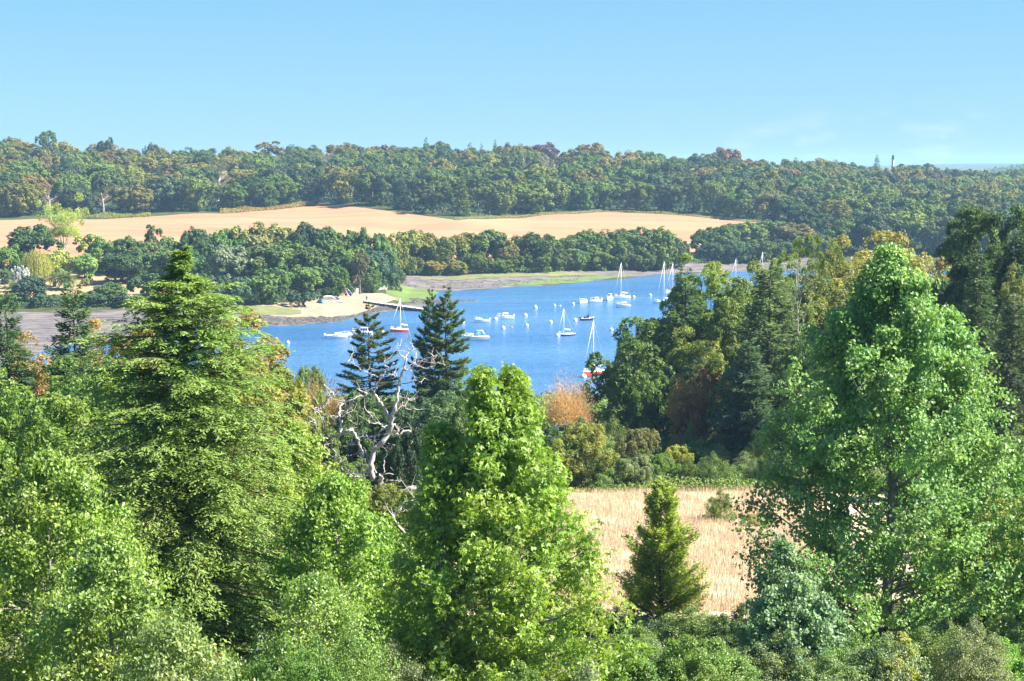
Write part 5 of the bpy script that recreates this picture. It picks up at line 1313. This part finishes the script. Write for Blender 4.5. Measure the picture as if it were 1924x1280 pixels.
sailboat('far sailboat whose mast shows left of the bare-stemmed pine', 1434, 526, 210, 6, 2.2, .8, 52, 'white')

def motorboat(label, px, py, psi, L, B, fb, cab=None, out=True, hull='white', canopy=None, console=False, rail=True, out_mat='white', group='motorboats on the moorings'):
    o = boat_root('motorboat', label, px, py, psi, group, 'motorboat')
    zf, bf = hull_parts(o, L, B, fb, fb * .55, hull, tw=.85, fine=2.4)
    if cab: cabin(o, L, cab[0] * L, cab[1] * L, B * .72, zf(.5) - .05, cab[2], True, rake=cab[3] if len(cab) > 3 else .4)
    if out: outboard(o, L, fb, out_mat)
    if console:
        b = MB(); b.box((.02 * L, 0, fb + .45), (.6, .7, .95), taper=.8); c = link('console', b.mesh('console', M[hull if hull == 'black' else 'white']), o)
        w = MB(); w.box((.02 * L + .25, 0, fb + 1.15), (.05, .7, .45)); link('windscreen', w.mesh('windscreen', M['glass']), c)
        s = MB(); s.box((-.2 * L, 0, fb + .3), (.5, .8, .55)); link('seat', s.mesh('seat', M['cloth_dark'] if hull == 'black' else M['cream']), o)
    if canopy:
        b = MB(); x0, x1, z0, h = canopy
        fr = MB()
        for sg in (1, -1):
            fr.tube([(x1 * L, sg * B * .38, z0), (x1 * L - .5, sg * B * .36, z0 + h), (x0 * L, sg * B * .36, z0 + h)], .04, 5)
            fr.tube([(x0 * L - .5, sg * B * .38, z0 - .1), (x0 * L + .3, sg * B * .36, z0 + h)], .04, 5)
        link('canopy_frame', fr.mesh('canopy_frame', M['alu']), o)
        b.add([(x1 * L - .5, -B * .36, z0 + h), (x1 * L - .5, B * .36, z0 + h), (x0 * L + .3, B * .36, z0 + h + .05), (x0 * L + .3, -B * .36, z0 + h + .05), (x1 * L, -B * .38, z0), (x1 * L, B * .38, z0)],
              [(0, 1, 2, 3), (4, 5, 1, 0)])
        for sg in (1, -1): b.add([(x1 * L - .1, sg * B * .4, z0), (x0 * L + .8, sg * B * .4, z0), (x0 * L + .9, sg * B * .37, z0 + h * .9), (x1 * L - .55, sg * B * .37, z0 + h * .9)], [(0, 1, 2, 3)])
        link('canopy', b.mesh('canopy', M['turq']), o)
    if rail: rails(o, L, bf, zf)
    return o
motorboat('white open outboard boat under a pale cover, leftmost on the water', 633, 635, 12, 5.6, 2.1, .75, cab=(-.1, .3, .55, .7))
motorboat('white fishing boat with windowed wheelhouse, behind the open fir', 681, 630, 176, 5.2, 2.1, .8, cab=(-.28, .12, 1.25, .15), out=False)
motorboat('big white motor cruiser with turquoise canopy, right of the twin-topped fir', 891, 640, 188, 7.7, 2.7, 1.0, cab=(-.12, .28, .7, 1.0), canopy=(-.3, -.02, 1.6, .95), out=False)
motorboat('white open boat between the motor cruiser and the cuddy boat', 905, 606, 196, 4.2, 1.9, .7, cab=(-.05, .25, .35, .4))
motorboat('white cuddy boat with raised windscreen above and right of the cruiser', 949, 600, 200, 4.8, 2.1, .85, cab=(-.18, .25, .95, .5), canopy=None)
motorboat('dark inflatable boat with black console and white bow, mid bay', 1104, 602, 20, 3.9, 1.9, .55, hull='black', console=True, out_mat='black', rail=False)
motorboat('leftmost of three small white motorboats in the far row', 1095, 570, 240, 3.8, 1.8, .75, cab=(-.15, .25, .6, .4))
motorboat('middle of three small white motorboats in the far row, with glass cabin', 1119, 568, 215, 4.4, 1.9, .75, cab=(-.22, .2, .85, .35))
motorboat('rightmost of three small white motorboats, with tall wheelhouse', 1145, 564, 250, 4.2, 1.8, .8, cab=(-.2, .1, 1.25, .15))
motorboat('white cabin boat right in front of the white yacht', 1171, 578, 190, 4.6, 2.0, .85, cab=(-.25, .2, .8, .5), out=False)
motorboat('low white boat beside the sailboat at the edge of the cedar', 1237, 570, 200, 2.8, 1.6, .6, cab=(-.1, .3, .3, .3))

# mooring buoys
BUOY = [(541, 645, 'white buoy furthest left on the water, alone near the beech', 1), (657, 631, 'large white buoy between the outboard boat and the fishing boat', 1.5), (719, 626, 'white buoy between open fir and red sailboat', 1.1),
        (870, 607, 'white buoy left of the open boat above the cruiser', 1.1), (931, 601, 'white buoy with dark foot just left of the cuddy boat', 1.2), (987, 594, 'large white buoy right of the cuddy boat', 1.3), (1006, 579, 'large white buoy alone in the upper bay', 1.35),
        (1042, 575, 'white buoy left of the far row of motorboats', 1), (1053, 575, 'tiny white float beside a buoy, left of the far row', .5), (1077, 572, 'white buoy just left of the far row of motorboats', 1), (990, 613, 'white buoy below the large one right of the cuddy boat', 1.1),
        (946, 618, 'white buoy straight below the cuddy boat', 1.2), (961, 616, 'small orange float right of a white buoy, below the cuddy boat', .6), (1035, 606, 'white buoy left of the navy sailboat mast', 1), (1081, 603, 'white buoy left of the dark inflatable boat', 1.2),
        (1149, 621, 'white buoy alone below the dark inflatable, near the shore trees', 1.1), (1191, 559, 'white buoy right of the white yacht', 1), (1222, 556, 'white buoy farthest right, toward the dark cedar', 1.2), (1048, 632, 'white buoy at the bow of the navy sailboat', 1.3),
        (1097, 710, 'white buoy with dark foot at the bow of the large red sailboat', 1.3)]
def buoy_mesh(m):
    b = MB(); b.lathe([(0.02, -.3), (.3, -.22), (.42, .05), (.38, .3), (.2, .48), (.05, .52)], 12)
    b.lathe([(.36, -.26), (.44, -.1), (.44, -.02)], 12, (0, 0, 0), 1)
    b.tube([(.0, 0, .5), (.08, 0, .62), (0, 0, .7), (-.08, 0, .62), (0, 0, .5)], .025, 4)
    return b.mesh('mooring_buoy', [M[m], M['black']])
BW, BO = buoy_mesh('white'), buoy_mesh('orange')
for px, py, lab, k in BUOY:
    x, y, _ = on_water(px, py); o = link('mooring_buoy', BO if 'orange' in lab else BW); o.location = (x, y, 0); o.scale = (k * 1.15,) * 3; o.rotation_euler = (0.1, .05, px)
    tag(o, lab, 'buoy', 'mooring buoys')

# ------------------------------------------------------------------ slipway, wall, dinghies and the person on the beach
def on_ground(px, py):
    a, dy, dz = ray(px, py); lo, hi = 40.0, 1500.0
    ts = np.linspace(30, 1500, 3000); x = a / dy * ts; z = CAM_Z + dz / dy * ts
    i = int(np.argmax(z < HG(x, ts))); return float(x[i]), float(ts[i]), float(HG(x[i], ts[i]))
def wall_run(name, label, cat, p0, p1, h0, h1, th, n, mat, cap_mat, sub='stone_block'):
    """wall of separate stone blocks under a cap"""
    x0, y0 = p0; x1, y1 = p1; Lg = math.hypot(x1 - x0, y1 - y0); a = math.atan2(y1 - y0, x1 - x0)
    zb = min(float(HG(x0, y0)), float(HG(x1, y1)), 0.2) - .5
    o = thing(name, label, cat, (x0, y0, zb), a)
    r = np.random.default_rng(n); step = Lg / n
    for i in range(n):
        u = (i + .5) / n; h = (h0 * (1 - u) + h1 * u) - zb
        b = MB(); b.box(((i + .5) * step, r.normal(0, .02), h / 2), (step - .05, th * r.uniform(.97, 1.03), h)); link(sub, b.mesh(sub, M[mat]), o)
        c = MB(); c.box(((i + .5) * step, 0, h + .08), (step - .02, th + .14, .16)); link('capstone', c.mesh('capstone', M[cap_mat]), o)
    return o
J0, J1 = at(686, 560, 529)[:2], at(803, 580, 514)[:2]
wall_run('stone_jetty', 'long dark stone jetty with pale top sloping into the water', 'jetty', J0, J1, 1.95, .55, 2.0, 14, 'jetty_stone', 'stone')
W0, W1 = at(662, 556, 552)[:2], at(728, 550, 574)[:2]
g0, g1 = float(HG(*W0)), float(HG(*W1))
wall_run('stone_wall', 'pale stone wall behind the beach, right of the dinghies', 'wall', W0, W1, g0 + 1.5, g1 + 2.1, .6, 10, 'stone', 'stone')

def dinghy(label, px, py, d, mat, L, B, rot, group='dinghies on the beach'):
    x = float(at(px, py, d)[0]); hb, dk, gz, zf, bf = hull_mesh(L, B, .5, .2, tw=.7, draft=.15, n=9)
    o = thing('dinghy', label, 'dinghy', (x, d, 0), 0, (1, 1, 1), group)
    link('hull', hb.mesh('hull', M[mat]), o); link('gunwale', gz.mesh('gunwale', M['white']), o)
    t = MB(); 
    for q in (.3, .6): t.box(((q - .5) * L, 0, .38), (.22, bf(q) * 1.8, .05))
    link('thwart', t.mesh('thwart', M['cream']), o)
    o.rotation_euler = rot; bpy.context.view_layer.update()
    zmin = min((o.matrix_world @ Vector(v.co)).z - o.location.z for v in o.children[0].data.vertices)
    o.location.z = float(HG(x, d)) + .1 - zmin
    return o
dinghy('turquoise dinghy leaning on its side, leftmost on the beach', 601, 572, 524, 'turq', 4.2, 1.5, (rad(55), rad(0), rad(118)))
dinghy('white upturned dinghy right of the turquoise one', 617, 566, 530, 'white', 3.8, 1.6, (rad(120), 0, rad(35)))
dinghy('blue dinghy lying on the sand in front of the stacked boats', 628, 564, 533, 'blue', 3.4, 1.3, (rad(35), 0, rad(-15)))
dinghy('grey-white dinghy lying flat nearest to the water', 634, 570, 526, 'cream', 3.6, 1.4, (rad(8), 0, rad(-20)))
dinghy('left of two blue dinghies stood upright against the trees', 632, 556, 543, 'blue', 3.4, 1.3, (rad(90), rad(-72), rad(0)))
dinghy('right of two blue dinghies stood upright against the trees', 638, 556, 543, 'navy', 3.6, 1.3, (rad(90), rad(-78), rad(5)))
dinghy('orange dinghy stood upright right of the blue ones', 648, 558, 543, 'orange', 3.2, 1.2, (rad(90), rad(-110), rad(0)))
dinghy('white and blue dinghy leaning at the right end of the row', 655, 558, 543, 'blue', 3.0, 1.2, (rad(90), rad(-125), rad(0)))

def person(px, py, label):
    x, y, z = on_ground(px, py)
    J = [(0, 0, .92), (0, 0, 1.15), (0, 0, 1.38), (0, 0, 1.5), (0, -.02, 1.62), (0, -.02, 1.74), (.1, 0, .9), (.12, -.05, .5), (.12, .03, .08), (.12, -.12, .04), (-.1, 0, .9), (-.11, .12, .5), (-.12, .2, .1), (-.12, .08, .04),
         (.19, 0, 1.4), (.25, .04, 1.12), (.24, -.08, .88), (-.19, 0, 1.4), (-.25, -.02, 1.12), (-.24, -.12, .9)]
    E = [(0, 1), (1, 2), (2, 3), (3, 4), (4, 5), (0, 6), (6, 7), (7, 8), (8, 9), (0, 10), (10, 11), (11, 12), (12, 13), (2, 14), (14, 15), (15, 16), (2, 17), (17, 18), (18, 19)]
    Rr = [.15, .14, .16, .06, .10, .08, .1, .07, .045, .04, .1, .07, .045, .04, .06, .045, .04, .06, .045, .04]
    me = bpy.data.meshes.new('person'); me.from_pydata(J, E, [])
    me.materials.append(M['cloth_dark'])
    o = link('person', me); o.location = (x, y, z + .1)
    sm = o.modifiers.new('skin', 'SKIN'); 
    for v, rr in zip(me.skin_vertices[0].data, Rr): v.radius = (rr, rr)
    me.skin_vertices[0].data[0].use_root = True
    o.modifiers.new('sub', 'SUBSURF').levels = 1
    tag(o, label, 'person')
    hd = MB(); hd.lathe([(.02, -.11), (.085, -.05), (.1, .03), (.08, .1), (.02, .13)], 9); h = link('head', hd.mesh('head', M['skin']), o); h.location = (0, -.03, 1.68)
person(689, 567, 'person in dark clothes walking on the sand beside the jetty')

# ------------------------------------------------------------------ lighthouse on the skyline
x, y, z = at(1678, 291, 1340); zg = float(HG(x, y)); Ht = z - zg
o = thing('lighthouse', 'slender pale lighthouse with dark lantern rising above the far wood', 'lighthouse', (x, y, zg))
b = MB(); b.lathe([(1.5, -.5), (1.4, 3), (.95, Ht - 3.6), (.95, Ht - 3.4)], 14); link('tower', b.mesh('tower', M['stone']), o)
b = MB(); b.lathe([(.95, Ht - 3.4), (1.4, Ht - 3.2), (1.4, Ht - 2.9), (.8, Ht - 2.9)], 14); link('gallery', b.mesh('gallery', M['slate']), o)
b = MB(); b.lathe([(.8, Ht - 2.9), (.85, Ht - 1.2), (1.0, Ht - 1.1), (.2, Ht), (.05, Ht + .6)], 14); link('lantern', b.mesh('lantern', M['slate']), o)

# ------------------------------------------------------------------ air
hm = bpy.data.materials.new('haze'); hm.use_nodes = True; nt = hm.node_tree; nt.nodes.clear()
out = nt.nodes.new('ShaderNodeOutputMaterial'); pv = nt.nodes.new('ShaderNodeVolumePrincipled')
pv.inputs['Color'].default_value = (0.42, 0.72, 1.0, 1); pv.inputs['Density'].default_value = 0.00013; pv.inputs['Anisotropy'].default_value = 0.2
nt.links.new(pv.outputs[0], out.inputs['Volume'])
hb = MB(); zlo = float(GZ.min()) - 1.0; zhi = 76.0
hb.box((0, 4170, (zlo + zhi) / 2), (9100, 8700, zhi - zlo))
h = link('haze', hb.mesh('haze', hm)); h['kind'] = 'stuff'; h['label'] = 'pale blue haze softening the far shore and wood'; h['category'] = 'haze'
